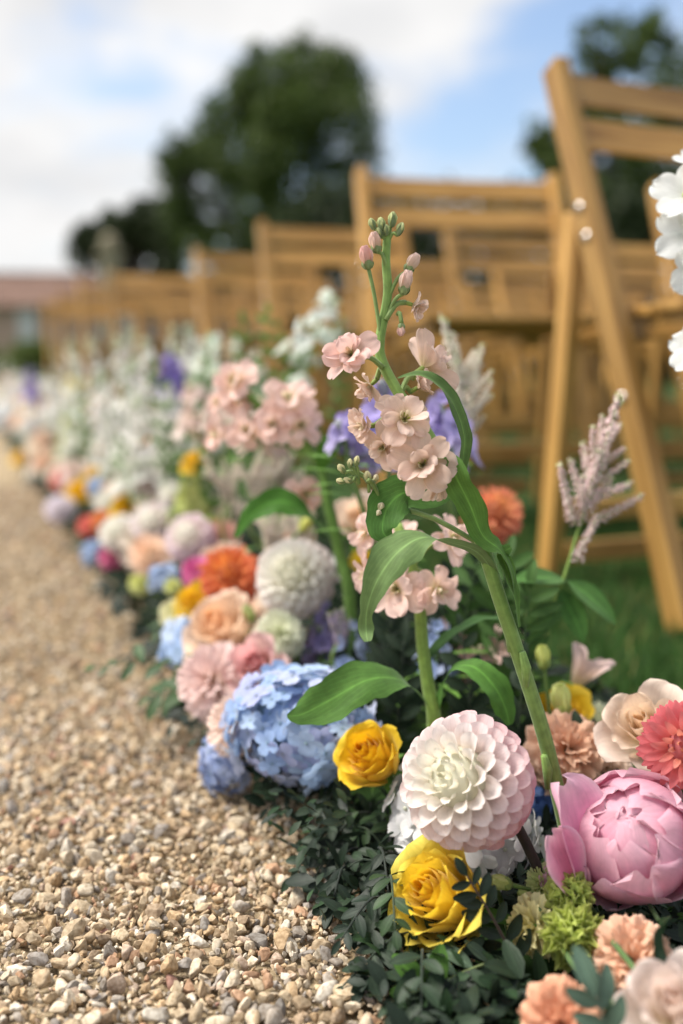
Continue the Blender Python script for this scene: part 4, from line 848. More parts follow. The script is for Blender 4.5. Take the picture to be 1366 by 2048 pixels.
# joined heads: far enough that single petals melt together
J = True
def Rz(x, y, d, di, lab, ci, co, k='rose', ax=(-.35, .5, .8), **kw):
    c = at(x, y, d); a = cdir(*ax)
    if k == 'rose': return rose(c, a, px(di, d), lab, ci, mixc(ci, co, .5), co, n=16, joined=J, **kw)
    if k == 'ruf': return ruffled(c, a, px(di, d), lab, ci, co, n=30, joined=J, **kw)
    if k == 'dah': return dahlia(c, a, px(di, d), lab, ci, mixc(ci, co, .45), co, n=90, joined=J, **kw)
    if k == 'hyd': return hydrangea(c, a, px(di, d), lab, [ci, co], n=44, joined=J, fsize=.34, **kw)
YE = (s(244, 180, 10), s(250, 200, 30)); PI = (s(206, 74, 140), s(226, 116, 168)); CR = (s(250, 236, 214), s(252, 226, 204)); WH = (s(248, 246, 232), s(248, 238, 236)); OR = (s(238, 120, 44), s(240, 150, 70)); CO = (s(226, 96, 84), s(236, 122, 104)); PE = (s(248, 200, 164), s(250, 216, 190)); LI = (s(232, 220, 236), s(240, 230, 240)); BU = (s(150, 178, 226), s(176, 198, 234)); LM = (s(214, 220, 116), s(226, 230, 150))
Rz(392, 1205, 1.02, 78, 'yellow rose in front of the burnt orange dahlia', *YE)
Rz(352, 1228, 1.03, 66, 'creamy lisianthus at the gravel edge by a yellow rose', s(236, 232, 170), s(244, 240, 200), 'ruf', name='lisianthus', cat='lisianthus')
Rz(430, 1226, 1.0, 60, 'white lisianthus under the burnt orange dahlia', s(232, 238, 206), s(244, 246, 232), 'ruf', name='lisianthus', cat='lisianthus')
Rz(393, 1145, 1.06, 66, 'magenta carnation touching the burnt orange dahlia', *PI, 'ruf')
Rz(382, 1078, 1.14, 108, 'pink and white ball dahlia above the magenta carnation', s(248, 246, 232), s(238, 190, 216), 'dah')
Rz(330, 1155, 1.12, 66, 'pale blue hydrangea below the pink and white ball dahlia', *BU, 'hyd')
Rz(298, 1108, 1.2, 84, 'peach carnation between pale blue hydrangea and white dahlias', *PE, 'ruf')
Rz(345, 1172, 1.1, 34, 'lime bud beside the magenta carnation', *LM, 'ruf', name='lisianthus_bud', cat='bud')
Rz(280, 1165, 1.22, 46, 'lime green lisianthus hanging over the gravel', *LM, 'ruf', name='lisianthus', cat='lisianthus')
Rz(306, 1048, 1.32, 92, 'white ball dahlia flushed pink behind the peach carnation', s(250, 248, 236), s(240, 212, 226), 'dah')
Rz(238, 1068, 1.4, 82, 'white ball dahlia nearest the deep pink carnation', *WH, 'dah')
Rz(446, 1068, 1.15, 60, 'dusty pink carnation behind the burnt orange dahlia', s(232, 160, 140), s(240, 188, 170), 'ruf')
Rz(222, 1112, 1.42, 54, 'deep pink carnation at the gravel edge', s(196, 70, 120), s(214, 110, 150), 'ruf')
Rz(186, 1108, 1.5, 54, 'blue hydrangea beside the deep pink carnation', *BU, 'hyd')
Rz(206, 1042, 1.62, 46, 'orange dahlia beside a coral carnation', *OR, 'dah')
Rz(176, 1052, 1.66, 44, 'coral carnation beside a small orange dahlia', *CO, 'ruf')
Rz(248, 1014, 1.6, 50, 'golden rose above the small orange dahlia', *YE)
Rz(214, 1004, 1.68, 54, 'white carnation beside a golden rose', *WH, 'ruf')
Rz(120, 1020, 1.92, 64, 'lilac white dahlia leaning over the gravel', *LI, 'dah')
Rz(160, 985, 1.95, 54, 'bright yellow rose beside the lilac white dahlia', *YE)
Rz(122, 958, 2.2, 46, 'coral red carnation above the lilac white dahlia', *CO, 'ruf')
Rz(195, 975, 1.9, 50, 'pale blue hydrangea behind a bright yellow rose', *BU, 'hyd')
Rz(95, 928, 2.6, 58, 'peach rose in the far stretch near a coral carnation', *PE)
Rz(134, 908, 2.4, 46, 'white carnation in the far stretch below the white spikes', *WH, 'ruf')
Rz(72, 898, 3.0, 52, 'cream carnation in the far stretch near the bend', *CR, 'ruf')
Rz(44, 916, 3.3, 38, 'small yellow rose at the far gravel edge', *YE)
Rz(92, 880, 2.9, 48, 'pale apricot rose in the far stretch', *PE)
Rz(312, 898, 1.55, 60, 'orange rose amid the white spikes', *OR)
Rz(392, 930, 1.35, 56, 'yellow rose among fine green foliage', *YE)
Rz(204, 905, 2.0, 44, 'peach pink rose below the white spikes', s(244, 180, 160), s(248, 200, 180))
Rz(152, 770, 2.6, 44, 'yellow rose amid the far white spikes', s(236, 206, 60), s(240, 220, 110))
Rz(8, 835, 4.4, 70, 'white hydrangea at the far end of the border', s(246, 246, 244), s(238, 238, 240), 'hyd')
Rz(300, 960, 1.5, 56, 'pale pink carnation under the white spikes', s(240, 206, 206), s(246, 224, 222), 'ruf')
Rz(340, 985, 1.4, 46, 'creamy white carnation under the white spikes', *WH, 'ruf')
Rz(70, 950, 2.8, 44, 'blush dahlia at the far gravel edge', *WH, 'dah')
# far stretch of the border: same kinds, only their place tells them apart
rnd = random.Random(5)
for k in range(46):
    yy = 2.7 + 6.0 * (k / 46); xx = rnd.uniform(.19, .48); zz = rnd.uniform(.09, .17) + .10 * (xx - .19) / .3; c = V((xx, yy + rnd.uniform(-.1, .1), zz)); R = rnd.uniform(.032, .048)
    nm, cset, kk = rnd.choice((('yellow rose', YE, 0), ('peach rose', PE, 0), ('white carnation', WH, 1), ('white carnation', WH, 1), ('blush rose', CR, 0), ('lilac carnation', LI, 1), ('white hydrangea', WH, 2)))
    lab = 'small %s in the distant stretch of the border' % nm; g = 'distant border %ss' % nm; ax = V((-.5, -.5, .7))
    if kk == 0: rose(c, ax, R, lab, cset[0], cset[0], cset[1], n=12, joined=J, group=g)
    elif kk == 1: ruffled(c, ax, R, lab, *cset, n=22, joined=J, group=g)
    else: hydrangea(c, ax, R * 1.3, lab, list(cset), n=34, joined=J, group=g, fsize=.36)

# pastel heads packed between the larger blooms of the middle stretch
for k in range(34):
    yy = .98 + 1.75 * (k / 34) ** 1.2; xx = rnd.uniform(.205, .40); c = V((xx, yy + rnd.uniform(-.06, .06), rnd.uniform(.075, .13) + .16 * max(0, xx - .24))); R = rnd.uniform(.026, .040)
    nm, cset, kk = rnd.choice((('cream carnation', CR, 1), ('blush carnation', (s(248, 214, 206), s(250, 226, 220)), 1), ('peach rose', PE, 0), ('yellow rose', YE, 0), ('white lisianthus', WH, 3), ('lemon lisianthus', LM, 3), ('blush rose', CR, 0)))
    lab = 'small %s packed between the dahlias of the middle stretch' % nm; g = 'small %s heads of the middle stretch' % nm; ax = V((-.6 + rnd.uniform(-.4, .6), -.5 + rnd.uniform(-.3, .3), .7))
    if kk == 0: rose(c, ax, R * .85, lab, cset[0], cset[0], cset[1], n=14, joined=J, group=g, openness=rnd.uniform(.6, 1.2))
    else: ruffled(c, ax, R, lab, *cset, n=rnd.randint(18, 30), joined=J, group=g, wide=rnd.uniform(1.1, 1.7), squash=rnd.uniform(.65, 1), **(dict(name='lisianthus', cat='lisianthus') if kk == 3 else {}))
# ---- spikes: delphinium / larkspur
def spike(P, R0, lab, cols, n=26, group=None, name='delphinium', cat='delphinium', joined=False, start=.35, fs=.011, leafy=True, eye=s(206, 214, 160)):
    S = smooth_path(P, 5); root = thing(name, lab, cat, V((S[0].x, S[0].y, 0)), group); add_tube(root, 'stem', S, [.0026 * (1.2 - .8 * i / len(S)) for i in range(len(S))], s(122, 152, 84), n=6)
    sk = Sink(root, joined); prs = [floret4('spk', 5, 4, 4, k, eye=eye, tilt=62) for k in range(3)]; bp = cached('bdp', lambda: Proto('bud', *sphere_arrays(1, 6, 5, (.6, .6, 1))[:2], np.ones((26, 3)), np.zeros((26, 2)), M_PET))
    for i in range(n):
        t = start + (1 - start) * i / n; x = t * (len(S) - 1); k = min(int(x), len(S) - 2); p = S[k].lerp(S[k + 1], x - k); d = (S[k + 1] - S[k]).normalized(); o = d.orthogonal().normalized(); o = Quaternion(d, i * GA) @ o
        a = (o + d * rnd.uniform(-.1, .8) + V((rnd.uniform(-.3, .3), rnd.uniform(-.3, .3), 0))).normalized(); rr = R0 * (1.05 - .75 * (i / n) ** 1.5) * rnd.uniform(.6, 1.45)
        f_ = fs * (1.1 - .6 * i / n) * jit(.3)
        if i > n * .86: sk.put('bud', bp, basis(p + a * rr * .6, a, f_ * .8), mixc(cols[0], s(170, 196, 120), .5))
        else: sk.put('floret', prs[i % 3], basis(p + a * rr, a, f_, i), mulc(rnd.choice(cols), jit(.04)))
    sk.done('florets')
    if leafy:
        mb = MB(); pr = leaf_proto('fern', 1, .16, .5, 1.5, ((0, 10), (1, 40)), 2, 4, s(98, 140, 52), .1, 0)
        for i in range(16):
            t = .15 + .5 * i / 16; p = lerp_list(S, t); a = rnd.uniform(0, 6.28); mb.add(pr.v, pr.f, pr.c, pr.t, frame(p, V((math.cos(a), math.sin(a), .6)), V((0, 0, 1)), rnd.uniform(.03, .06)))
        v, f, c, t = mb.arrays(); new('leaves', mkmesh('leaves', local_mesh(root, v), f, c, t, M_LEAF), root, WM[root.name].copy())
    return root
WHS = [s(248, 245, 234), s(242, 240, 226), s(246, 240, 234)]; PUR = [s(132, 108, 196), s(116, 92, 184), s(150, 128, 208)]; LAV = [s(176, 160, 224), s(162, 144, 216), s(188, 174, 230)]
def sp_px(x0, y0, x1, y1, d, lean=.02):
    a, b = at(x0, y0, d), at(x1, y1, d); return [V((a.x + lean, a.y, .02)), a.lerp(V((a.x, a.y, .03)), .3), a, a.lerp(b, .5) + V((.004, 0, 0)), b]
for k, (x0, y0, x1, y1, d) in enumerate(((250, 900, 235, 668, 1.75), (300, 905, 292, 672, 1.65), (210, 900, 178, 672, 1.95), (262, 960, 262, 720, 1.6), (330, 900, 330, 760, 1.5), (225, 930, 205, 745, 1.8), (395, 850, 375, 650, 1.6), (320, 870, 362, 690, 1.7), (290, 940, 275, 790, 1.5), (345, 940, 318, 800, 1.45), (130, 850, 108, 700, 2.7), (160, 860, 150, 690, 2.4), (85, 850, 70, 730, 3.2), (50, 830, 40, 730, 3.6), (20, 810, 14, 715, 4.4), (105, 860, 95, 745, 2.9), (2, 800, -4, 720, 5.0))):
    spike(sp_px(x0, y0, x1, y1, d), .016, 'white delphinium spike in the clump left of the stocks' if d < 2.2 else 'white delphinium spike in the far stretch of the border', WHS, 34 if d < 2.2 else 22, 'white spikes of the near clump' if d < 2.2 else 'white spikes of the far clump', start=.35, fs=.0155, joined=d > 2.2)
spike([V((.47, 1.10, .02)), at(575, 820, 1.22), at(600, 720, 1.25), at(638, 650, 1.25), at(668, 590, 1.25)], .02, 'white stock spike leaning in front of the third chair row', [s(236, 244, 226), s(242, 246, 236)], 20, start=.45, fs=.0145, name='white_stock', cat='stock')
spike([V((.46, 1.2, .02)), at(440, 820, 1.35), at(415, 740, 1.35), at(425, 665, 1.35)], .018, 'greenish white spike beside the purple delphinium', [s(226, 238, 210), s(236, 242, 226)], 18, start=.4, fs=.013, name='white_stock', cat='stock')
for k, (x0, y0, x1, y1, d) in enumerate(((440, 860, 425, 690, 1.75), (480, 830, 470, 672, 1.9), (150, 880, 140, 672, 2.1), (345, 850, 345, 650, 1.95), (275, 860, 262, 655, 2.1), (520, 820, 512, 700, 2.0), (410, 900, 398, 705, 1.5))):
    spike(sp_px(x0, y0, x1, y1, d), .018, 'cream larkspur spike %s' % ('behind the pink branching stock', 'amid the white delphinium clump')[x0 < 400], [s(244, 242, 222), s(240, 236, 220), s(236, 242, 226)], 30, 'cream spikes %s' % ('behind the stock', 'in the clump')[x0 < 400], start=.35, fs=.015, joined=True, name='larkspur', cat='larkspur')
for k, (x0, y0, x1, y1, d) in enumerate(((455, 880, 440, 745, 1.15), (520, 900, 530, 800, 1.1), (400, 880, 385, 770, 1.3))):
    spike(sp_px(x0, y0, x1, y1, d), .018, 'blush stock spike %s' % ('left of the branching stock blooms', 'under the branching stock blooms', 'beside the white delphinium clump')[k], [s(248, 214, 200), s(250, 224, 212)], 18, start=.45, fs=.016, joined=True, name='blush_stock', cat='stock')
spike(sp_px(345, 860, 336, 695, 1.6), .013, 'deep purple delphinium among the white spikes', PUR, 22, start=.55, fs=.019, eye=s(150, 130, 190))
spike(sp_px(65, 830, 58, 735, 3.2), .014, 'purple delphinium in the far stretch of the border', PUR, 14, start=.6, fs=.02, joined=True)
spike([V((.44, .80, .02)), at(800, 1050, .84), at(775, 900, .84), at(770, 770, .84)], .017, 'lavender delphinium behind the tall peach stock', LAV, 18, start=.62, fs=.017, eye=s(200, 190, 226))
spike([V((.45, .78, .02)), at(900, 1010, .85), at(905, 920, .85), at(880, 790, .85)], .014, 'lavender delphinium hidden behind the hooked leaf', LAV, 14, start=.62, fs=.015, eye=s(200, 190, 226))
spike([V((.40, .80, .02)), at(720, 1000, .83), at(695, 910, .83), at(690, 850, .83)], .012, 'short lavender delphinium beside the small green buds', LAV, 10, start=.7, fs=.015, eye=s(200, 190, 226))
for k, (x, y, d) in enumerate(((130, 850, 2.4), (160, 800, 2.5), (375, 990, 1.3))):
    spike(sp_px(x, y + 60, x, y - 40, d), .014, 'yellow green spike in the border, %s' % ('under the far white clump', 'behind the far white clump', 'under a yellow rose')[k], [s(204, 206, 110), s(188, 198, 100)], 18, start=.5, fs=.014, joined=True, name='snapdragon', cat='snapdragon')

for k, (x, y, d, cs) in enumerate(((700, 1330, .86, BLU2), (872, 1330, .80, BLU2), (905, 1320, .82, [s(236, 176, 164)]), (1010, 1300, .80, [s(240, 196, 180)]), (650, 1290, .9, [s(150, 134, 196)]))):
    spike([V((.42, at(x, y, d).y, .02)), at(x, y + 90, d), at(x, y, d), at(x + 4, y - 90, d)], .010, 'short %s spike in the shade %s' % (('blue', 'blue', 'salmon', 'peach', 'violet')[k], ('under the cream dahlia', 'right of the short stock stem', 'beside a blue spike', 'left of the upper yellow green bud', 'under the branching stock')[k]), cs, 14, start=.5, fs=.011, name='larkspur', cat='larkspur', eye=cs[0])
for k, (x, y, d, di, ci, co, lab) in enumerate(((1215, 1535, .72, 90, s(246, 206, 176), s(250, 222, 200), 'cream peach carnation between peach rose and peony'), (1075, 1470, .76, 70, s(246, 212, 190), s(250, 226, 210), 'small blush carnation behind the tall stock stem'))):
    ruffled(at(x, y, d), cdir(-.1, .6, .7), px(di, d), lab, ci, co, n=30, wide=1.4)
# ---- astilbe plumes
def plume_proto(seed, cols, tipc):
    def mk():
        r = np.random.default_rng(seed); n = 250; t = r.uniform(0, 1, n); rad = (.105 * (1 - .55 * t)) * r.uniform(.3, 1, n); a = r.uniform(0, 6.28, n); p = np.stack([rad * np.cos(a), rad * np.sin(a), t + r.normal(0, .01, n)], 1)
        mb = MB(); v, f, tt = tube([V((0, 0, 0)), V((0, 0, .5)), V((0, 0, 1))], [.014, .01, .006], 5); mb.add(v, f, s(176, 186, 120), tt)
        for i in range(n):
            d = r.normal(size=3); d /= np.linalg.norm(d); e = np.cross(d, r.normal(size=3)); e /= np.linalg.norm(e); sz = r.uniform(.020, .036); c = cols[int(r.integers(len(cols)))] if t[i] < .93 or r.uniform() < .4 else tipc
            q = np.array([p[i] - d * sz, p[i] + e * sz * .5, p[i] + d * sz, p[i] - e * sz * .5, p[i] + np.cross(d, e) * sz * .5]); mb.add(q, [(0, 1, 4), (1, 2, 4), (2, 3, 4), (3, 0, 4), (0, 3, 2, 1)], c)
        v, f, c, t2 = mb.arrays(); return Proto('plume_branch', v, f, c, t2, M_FUZZ)
    return cached(('plume', seed, tuple(cols)), mk)
def astilbe(P, branches, lab, cols, tipc=s(160, 186, 90), group=None, leaves=True):
    S = smooth_path(P, 5); root = thing('astilbe', lab, 'astilbe', V((S[0].x, S[0].y, 0)), group); add_tube(root, 'stem', S, [.0017 * (1.2 - .7 * i / len(S)) for i in range(len(S))], s(126, 154, 72), n=6)
    for k, (a, b) in enumerate(branches): d = b - a; new('plume_branch', plume_proto(k % 4, cols, tipc).mesh(), root, frame(a, d, -fwd) @ Matrix.Diagonal((d.length ** .5 * .24, d.length ** .5 * .24, d.length, 1)))
    return root
PK = [s(240, 194, 184), s(232, 176, 174), s(244, 210, 196), s(226, 164, 164)]; CRM = [s(242, 222, 190), s(236, 204, 176), s(244, 230, 200)]
d = .78
aP = [V((.40, .60, .02)), at(1060, 1330, .77), at(1095, 1240, d), at(1130, 1150, d), at(1160, 1050, d), at(1190, 980, d), at(1215, 880, d), at(1240, 790, d)]
br = [((1170, 1020), (1240, 788))] + [((1168, 1020), (1140, 918)), ((1180, 985), (1165, 885)), ((1190, 950), (1185, 850)), ((1195, 920), (1205, 830)), ((1175, 1000), (1262, 968)), ((1190, 970), (1260, 920)), ((1200, 930), (1252, 895)), ((1205, 890), (1240, 850)), ((1168, 1012), (1200, 900)), ((1172, 1020), (1225, 955)), ((1185, 960), (1225, 860)), ((1165, 1040), (1165, 950)),
     ((1185, 1045), (1286, 992)), ((1152, 1120), (1196, 1030)), ((1150, 1050), (1118, 925)), ((1140, 1042), (1128, 975))]
ast = astilbe(aP, [(at(*a, d), at(*b, d - .012 + .02 * (i % 3))) for i, (a, b) in enumerate(br)], 'pink astilbe plume in front of the chair at the aisle end', PK)
lp = leaf_proto('ast', 1, .5, .42, 1.4, ((0, 10), (1, 34)), 6, 8, s(74, 116, 50), .18, 2)
for (x, y, dx, dy, L_) in ((1130, 1160, -.7, .3, .05), (1135, 1160, .9, -.45, .05), (1120, 1180, .3, -.5, .045)): new('leaf', lp.mesh(), ast, frame(at(x, y, d), rgt * dx + upv * dy - fwd * .5, upv + tc_ * .6, L_))
d = .88
br = [((935, 850), (885, 632)), ((930, 780), (905, 665)), ((935, 780), (965, 690)), ((940, 800), (985, 740)), ((935, 830), (985, 790)), ((935, 850), (960, 720)), ((925, 840), (915, 720)), ((930, 880), (970, 830)), ((925, 900), (930, 770)), ((930, 860), (985, 760)), ((920, 880), (945, 820)), ((925, 760), (950, 700))]
astilbe([V((.44, .76, .02)), at(930, 1050, d), at(928, 940, d), at(930, 850, d), at(920, 740, d), at(890, 650, d)], [(at(*a, d), at(*b, d - .01 + .02 * (i % 3))) for i, (a, b) in enumerate(br)], 'cream astilbe plume behind the tall peach stock', CRM)
for k, (cx_, cy_, d, w_) in enumerate(((455, 970, 1.12, 60), (510, 960, 1.08, 60), (560, 960, 1.1, 50), (600, 1070, .98, 44), (545, 1075, 1.0, 40))):
    br = [((cx_ + random.uniform(-10, 10), cy_ + 40 - 12 * i % 50), (cx_ + random.uniform(-w_, w_), cy_ - random.uniform(10, 62))) for i in range(14)]
    astilbe([V((.42, at(cx_, cy_, d).y, .02)), at(cx_ + 8, cy_ + 130, d), at(cx_, cy_ + 30, d), at(cx_, cy_ - 40, d)], [(at(*a, d), at(*b, d + .02 * (i % 3 - 1))) for i, (a, b) in enumerate(br)],
            'pale cream astilbe plume %s' % ('left of two alike above the cream dahlia', 'mid plume above the cream dahlia', 'touching the pink branching stock', 'low behind the cream dahlia', 'low beside the burnt orange dahlia')[k] if k else 'pale cream astilbe plume beside the yellow rose in fine foliage', [s(242, 218, 188), s(238, 200, 178), s(244, 226, 196)])
# little pink side sprays in the shade
for k, (x, y, d) in enumerate(((955, 1310, .80), (870, 1285, .82), (680, 1235, .86))):
    br = [((x, y + 60), (x + dx, y - 20 + 5 * (dx % 3))) for dx in (-22, -8, 6, 20, 30)]
    astilbe([V((.40, at(x, y, d).y, .02)), at(x, y + 110, d), at(x, y + 40, d), at(x, y, d)], [(at(*a, d), at(*b, d)) for a, b in br], 'small salmon astilbe spray low in the shade, %s' % ('right of the short stock stem', 'behind the short stock stem', 'beside the cream dahlia')[k], [s(226, 160, 150), s(216, 146, 140)] if k < 2 else [s(150, 130, 180), s(190, 150, 160)])

# ================================================================== greenery at the foot of the border
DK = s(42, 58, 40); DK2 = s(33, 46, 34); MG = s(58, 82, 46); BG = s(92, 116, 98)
GN = 'leaf sprigs at the foot of the border'
def psprig(pts, lab, np_, L_, W, up, col, **k): return sprig([at(*p) for p in pts], lab, np_, L_, W, up, col, None, **k)
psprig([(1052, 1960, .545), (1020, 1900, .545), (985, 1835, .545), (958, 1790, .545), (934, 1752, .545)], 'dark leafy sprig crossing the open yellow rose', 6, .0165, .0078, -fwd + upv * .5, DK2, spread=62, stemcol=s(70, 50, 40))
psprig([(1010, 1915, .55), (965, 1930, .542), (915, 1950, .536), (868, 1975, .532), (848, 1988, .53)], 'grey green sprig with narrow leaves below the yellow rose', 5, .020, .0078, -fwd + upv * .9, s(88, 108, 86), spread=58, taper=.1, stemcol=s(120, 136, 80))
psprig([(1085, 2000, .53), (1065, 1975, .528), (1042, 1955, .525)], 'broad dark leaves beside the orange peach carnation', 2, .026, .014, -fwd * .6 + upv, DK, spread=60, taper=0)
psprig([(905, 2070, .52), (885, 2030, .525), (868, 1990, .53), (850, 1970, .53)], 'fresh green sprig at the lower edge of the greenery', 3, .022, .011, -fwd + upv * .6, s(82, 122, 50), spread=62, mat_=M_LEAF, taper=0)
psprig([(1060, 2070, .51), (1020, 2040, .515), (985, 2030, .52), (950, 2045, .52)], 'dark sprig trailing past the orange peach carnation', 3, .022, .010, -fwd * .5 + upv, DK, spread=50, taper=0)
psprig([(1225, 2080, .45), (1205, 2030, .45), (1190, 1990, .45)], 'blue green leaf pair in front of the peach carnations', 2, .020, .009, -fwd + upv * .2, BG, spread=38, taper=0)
# dark peony leaves under the globe
for k, (pts, wd) in enumerate((([(1318, 1842, .545), (1325, 1872, .505), (1320, 1930, .485), (1305, 1990, .48)], [.003, .017, .018, .012, .002]), ([(1225, 1790, .62), (1160, 1790, .61), (1140, 1840, .60)], [.003, .012, .003]))):
    P = [at(*p) for p in pts]; o = thing('peony_leaf', ('dark hanging leaf under the pink peony', 'dark leaf tip hidden behind the lime green buds')[k], 'leaf', P[0]); ribbon(o, P, wd, [-fwd + rgt * .2] * 4, s(38, 58, 34), name='blade', mat_=M_DLEAF, fold=.12); add_tube(o, 'petiole', [P[0] + fwd * .03 + V((0, 0, .004)), P[0]], .0014, s(60, 80, 40))
# wiry stems of the lime buds
for k, (pts) in enumerate(([(1060, 1800, .57), (1100, 1850, .545), (1150, 1935, .515), (1210, 1990, .49), (1290, 2060, .47)], [(1205, 1862, .56), (1235, 1895, .51), (1285, 1960, .485), (1310, 2010, .47)])):
    P = smooth_path([at(*p) for p in pts], 4); v, f, t = tube(P, .0016, 8); mb = MB(); b_ = P[-1]; mb.add(v - np.array(b_), f, s(84, 112, 58), t); o = new('wiry_stem', mb.mesh('wiry_stem', M_STEM), None, Matrix.Translation(b_)); tag(o, ('long wiry green stem passing behind the lime buds', 'short wiry green stem in front of the peach carnation')[k], 'stem')
# pseudo-random sprigs, dense, spilling over the gravel
rs = random.Random(12); nsp = 0
def rsprig(x, y, z, ang, el, L_, np_, lab, grp, col, sub, leafL):
    d = V((math.cos(ang) * math.cos(el), math.sin(ang) * math.cos(el), math.sin(el))); b = V((x, y, z)); m = b + d * L_ * .5 + V((0, 0, .012)); e = b + d * L_ + V((0, 0, -.012)); e.z = max(e.z, .012); m.z = max(m.z, .012)
    sprig([b, m, e], lab, np_, leafL, leafL * rs.uniform(.42, .52), V((0, 0, 1)) + V((-.35, -.45, 0)), col, grp, sub=sub, spread=55, jitter=.45, stemr=.0011, name='leaf_sprig')
for i in range(64):                                      # nearest stretch: every leaf its own piece
    y = rs.uniform(.44, 1.0); x = rs.uniform(.225, .27) if y < .62 else rs.uniform(.235, .33); out = rs.random() < .75
    ang = math.pi + rs.uniform(-.9, .9) if out else rs.uniform(math.pi * .8, math.pi * 1.9)
    cl_ = rs.choice((0, 0, 1, 2)); cn = ('dark green', 'blackish green', 'mid green')[cl_]; zone = ('below the open yellow rose', 'below the large blue hydrangea', 'under the shell pink carnation')[0 if y < .58 else 1 if y < .78 else 2]; act = 'spilling onto the gravel' if out else 'tucked among the stems'
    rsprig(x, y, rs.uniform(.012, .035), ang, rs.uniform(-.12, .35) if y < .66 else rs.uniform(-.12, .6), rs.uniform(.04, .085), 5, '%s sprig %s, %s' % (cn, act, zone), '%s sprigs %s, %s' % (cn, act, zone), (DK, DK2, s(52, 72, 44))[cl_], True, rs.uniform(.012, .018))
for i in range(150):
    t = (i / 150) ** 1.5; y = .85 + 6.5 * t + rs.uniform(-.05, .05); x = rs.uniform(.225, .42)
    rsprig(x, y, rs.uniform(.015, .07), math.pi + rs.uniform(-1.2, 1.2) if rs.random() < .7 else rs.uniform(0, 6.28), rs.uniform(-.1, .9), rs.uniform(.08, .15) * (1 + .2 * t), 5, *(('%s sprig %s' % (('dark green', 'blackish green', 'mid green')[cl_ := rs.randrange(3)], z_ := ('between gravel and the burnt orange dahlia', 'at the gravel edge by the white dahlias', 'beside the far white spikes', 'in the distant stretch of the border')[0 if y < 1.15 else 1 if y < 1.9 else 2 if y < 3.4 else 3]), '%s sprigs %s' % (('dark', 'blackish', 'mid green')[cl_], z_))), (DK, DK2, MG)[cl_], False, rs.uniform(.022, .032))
# leafy filling between the stems: nobody could count it
nl = 17000; r = np.random.default_rng(3); yy = .40 + 8 * r.uniform(0, 1, nl) ** 2.3; xx = r.uniform(.23, .55, nl); hh = (.035 + .085 * np.sin(np.clip((xx - .20) / .36, 0, 1) * math.pi)); hh = np.where(yy < .70, np.where(xx < .275, np.where(yy < .57, .022, .055), .026), hh); xx = xx - .04 * (xx < .3); hh = np.where((yy > .7) & (xx < .27), .06, hh); zz = r.uniform(.1, 1, nl) ** .7 * hh + .005
lf = leaf_proto('fill', 1, .46, .48, 1.6, ((0, 4), (1, 26)), 2, 4, (1, 1, 1), .2, 1, M_DLEAF); mb = MB()
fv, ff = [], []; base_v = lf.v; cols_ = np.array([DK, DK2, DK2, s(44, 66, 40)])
az = r.uniform(0, 6.28, nl); el = r.normal(.35, .45, nl); sz = r.gamma(9, .0018, nl).clip(.007, .03) * np.clip(yy / .8, .8, 1.4)
zd = np.stack([np.cos(az) * np.cos(el), np.sin(az) * np.cos(el), np.sin(el)], 1); up = np.stack([r.normal(0, .4, nl), r.normal(-.2, .4, nl), np.ones(nl)], 1); y_ = -up; y_ -= zd * (y_ * zd).sum(1)[:, None]; y_ /= np.linalg.norm(y_, axis=1)[:, None]; x_ = np.cross(y_, zd)
A = np.stack([x_, y_, zd], 2) * sz[:, None, None]; vv = np.einsum('nij,vj->nvi', A, base_v) + np.stack([xx, yy, zz], 1)[:, None, :]
F0 = np.array(lf.f); F_ = (F0[None] + (np.arange(nl) * len(base_v))[:, None, None]).reshape(-1, 4)
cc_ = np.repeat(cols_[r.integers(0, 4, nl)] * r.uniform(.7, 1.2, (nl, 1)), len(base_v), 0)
fl = new('leafy_filling', mkmesh('leafy_filling', vv.reshape(-1, 3), F_, cc_, np.tile(lf.t, (nl, 1)), M_DLEAF)); fl['kind'] = 'stuff'; tag(fl, 'dense dark green leaves filling the foot of the border', 'foliage')
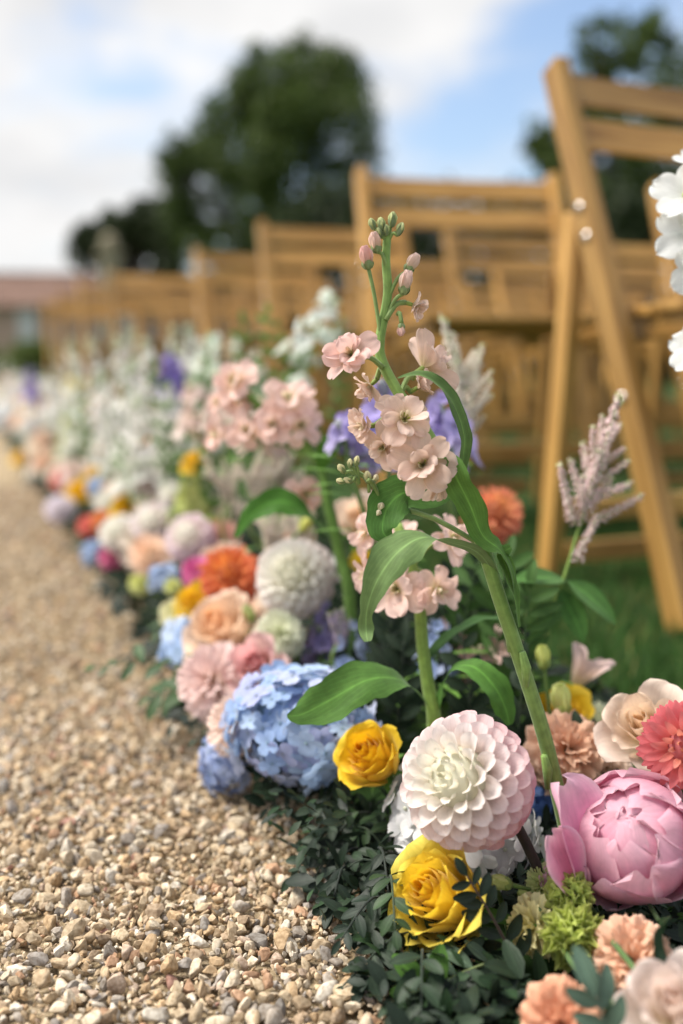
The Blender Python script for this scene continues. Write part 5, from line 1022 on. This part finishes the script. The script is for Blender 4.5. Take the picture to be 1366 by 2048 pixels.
# taller airy green sprays among the flowers
for k, (x, y, d, h) in enumerate(((420, 900, 1.3, 160), (370, 940, 1.4, 150), (500, 800, 1.35, 150), (560, 740, 1.3, 110), (690, 1180, .95, 150), (900, 1240, .84, 130), (980, 1230, .88, 130), (780, 1280, .82, 120), (640, 1000, 1.05, 130), (330, 930, 1.6, 130), (1010, 1330, .8, 140), (940, 1400, .76, 140), (800, 1400, .78, 120), (1040, 1440, .74, 120), (700, 1290, .88, 120), (870, 1330, .80, 140), (1120, 1560, .70, 80), (1180, 1560, .70, 80), (600, 760, 1.5, 120), (680, 760, 1.6, 110), (540, 860, 1.3, 120), (460, 760, 1.8, 100), (330, 880, 1.4, 140), (250, 860, 1.7, 130), (1000, 1210, .78, 90), (930, 1230, .80, 110), (1050, 1270, .76, 90), (170, 860, 2.0, 110))):
    a = at(x, y, d); b = at(x + rs.uniform(-30, 30), y - h, d); bb = V((min(max(a.x, .27), .5), a.y + .01, .02))
    sprig([bb, bb.lerp(a, .7), a, b], ('green' if d > .9 else 'dark') + ' upright leafy spray ' + ('under the pink branching stock', 'beside the yellow rose in fine foliage', 'below the leaning white stock spike', 'beside the leaning white stock spike', 'right of the cream dahlia', 'right of the short stock bloom', 'below the orange coral dahlia', 'beside the short stock stem', 'behind the branching stock stem', 'amid the white delphiniums', 'left of the upper yellow green bud', 'above the blush ball dahlia', 'above the golden yellow rose', 'beside the plump green bud', 'below the cream dahlia', 'between the two strap leaves', 'left of the dusty peach carnation', 'right of the dusty peach carnation', 'behind the leaning white stock spike', 'in front of the second chair row', 'between the branching stock blooms', 'behind the cream larkspur', 'beside the orange rose', 'between white delphiniums', 'left of the astilbe stem', 'under the orange coral dahlia', 'beside the upper yellow green bud', 'by the far yellow rose')[k], 7, rs.uniform(.024, .034) if d < .9 else .028, .012, V((0, 0, 1)) - fwd * .8, s(92, 128, 58) if d > 1.2 else MG if d > .9 else (s(66, 98, 46) if k > 20 else DK), 'upright leafy sprays', sub=True, start=.3, jitter=.5, name='leafy_spray', cat='spray', mat_=M_LEAF)
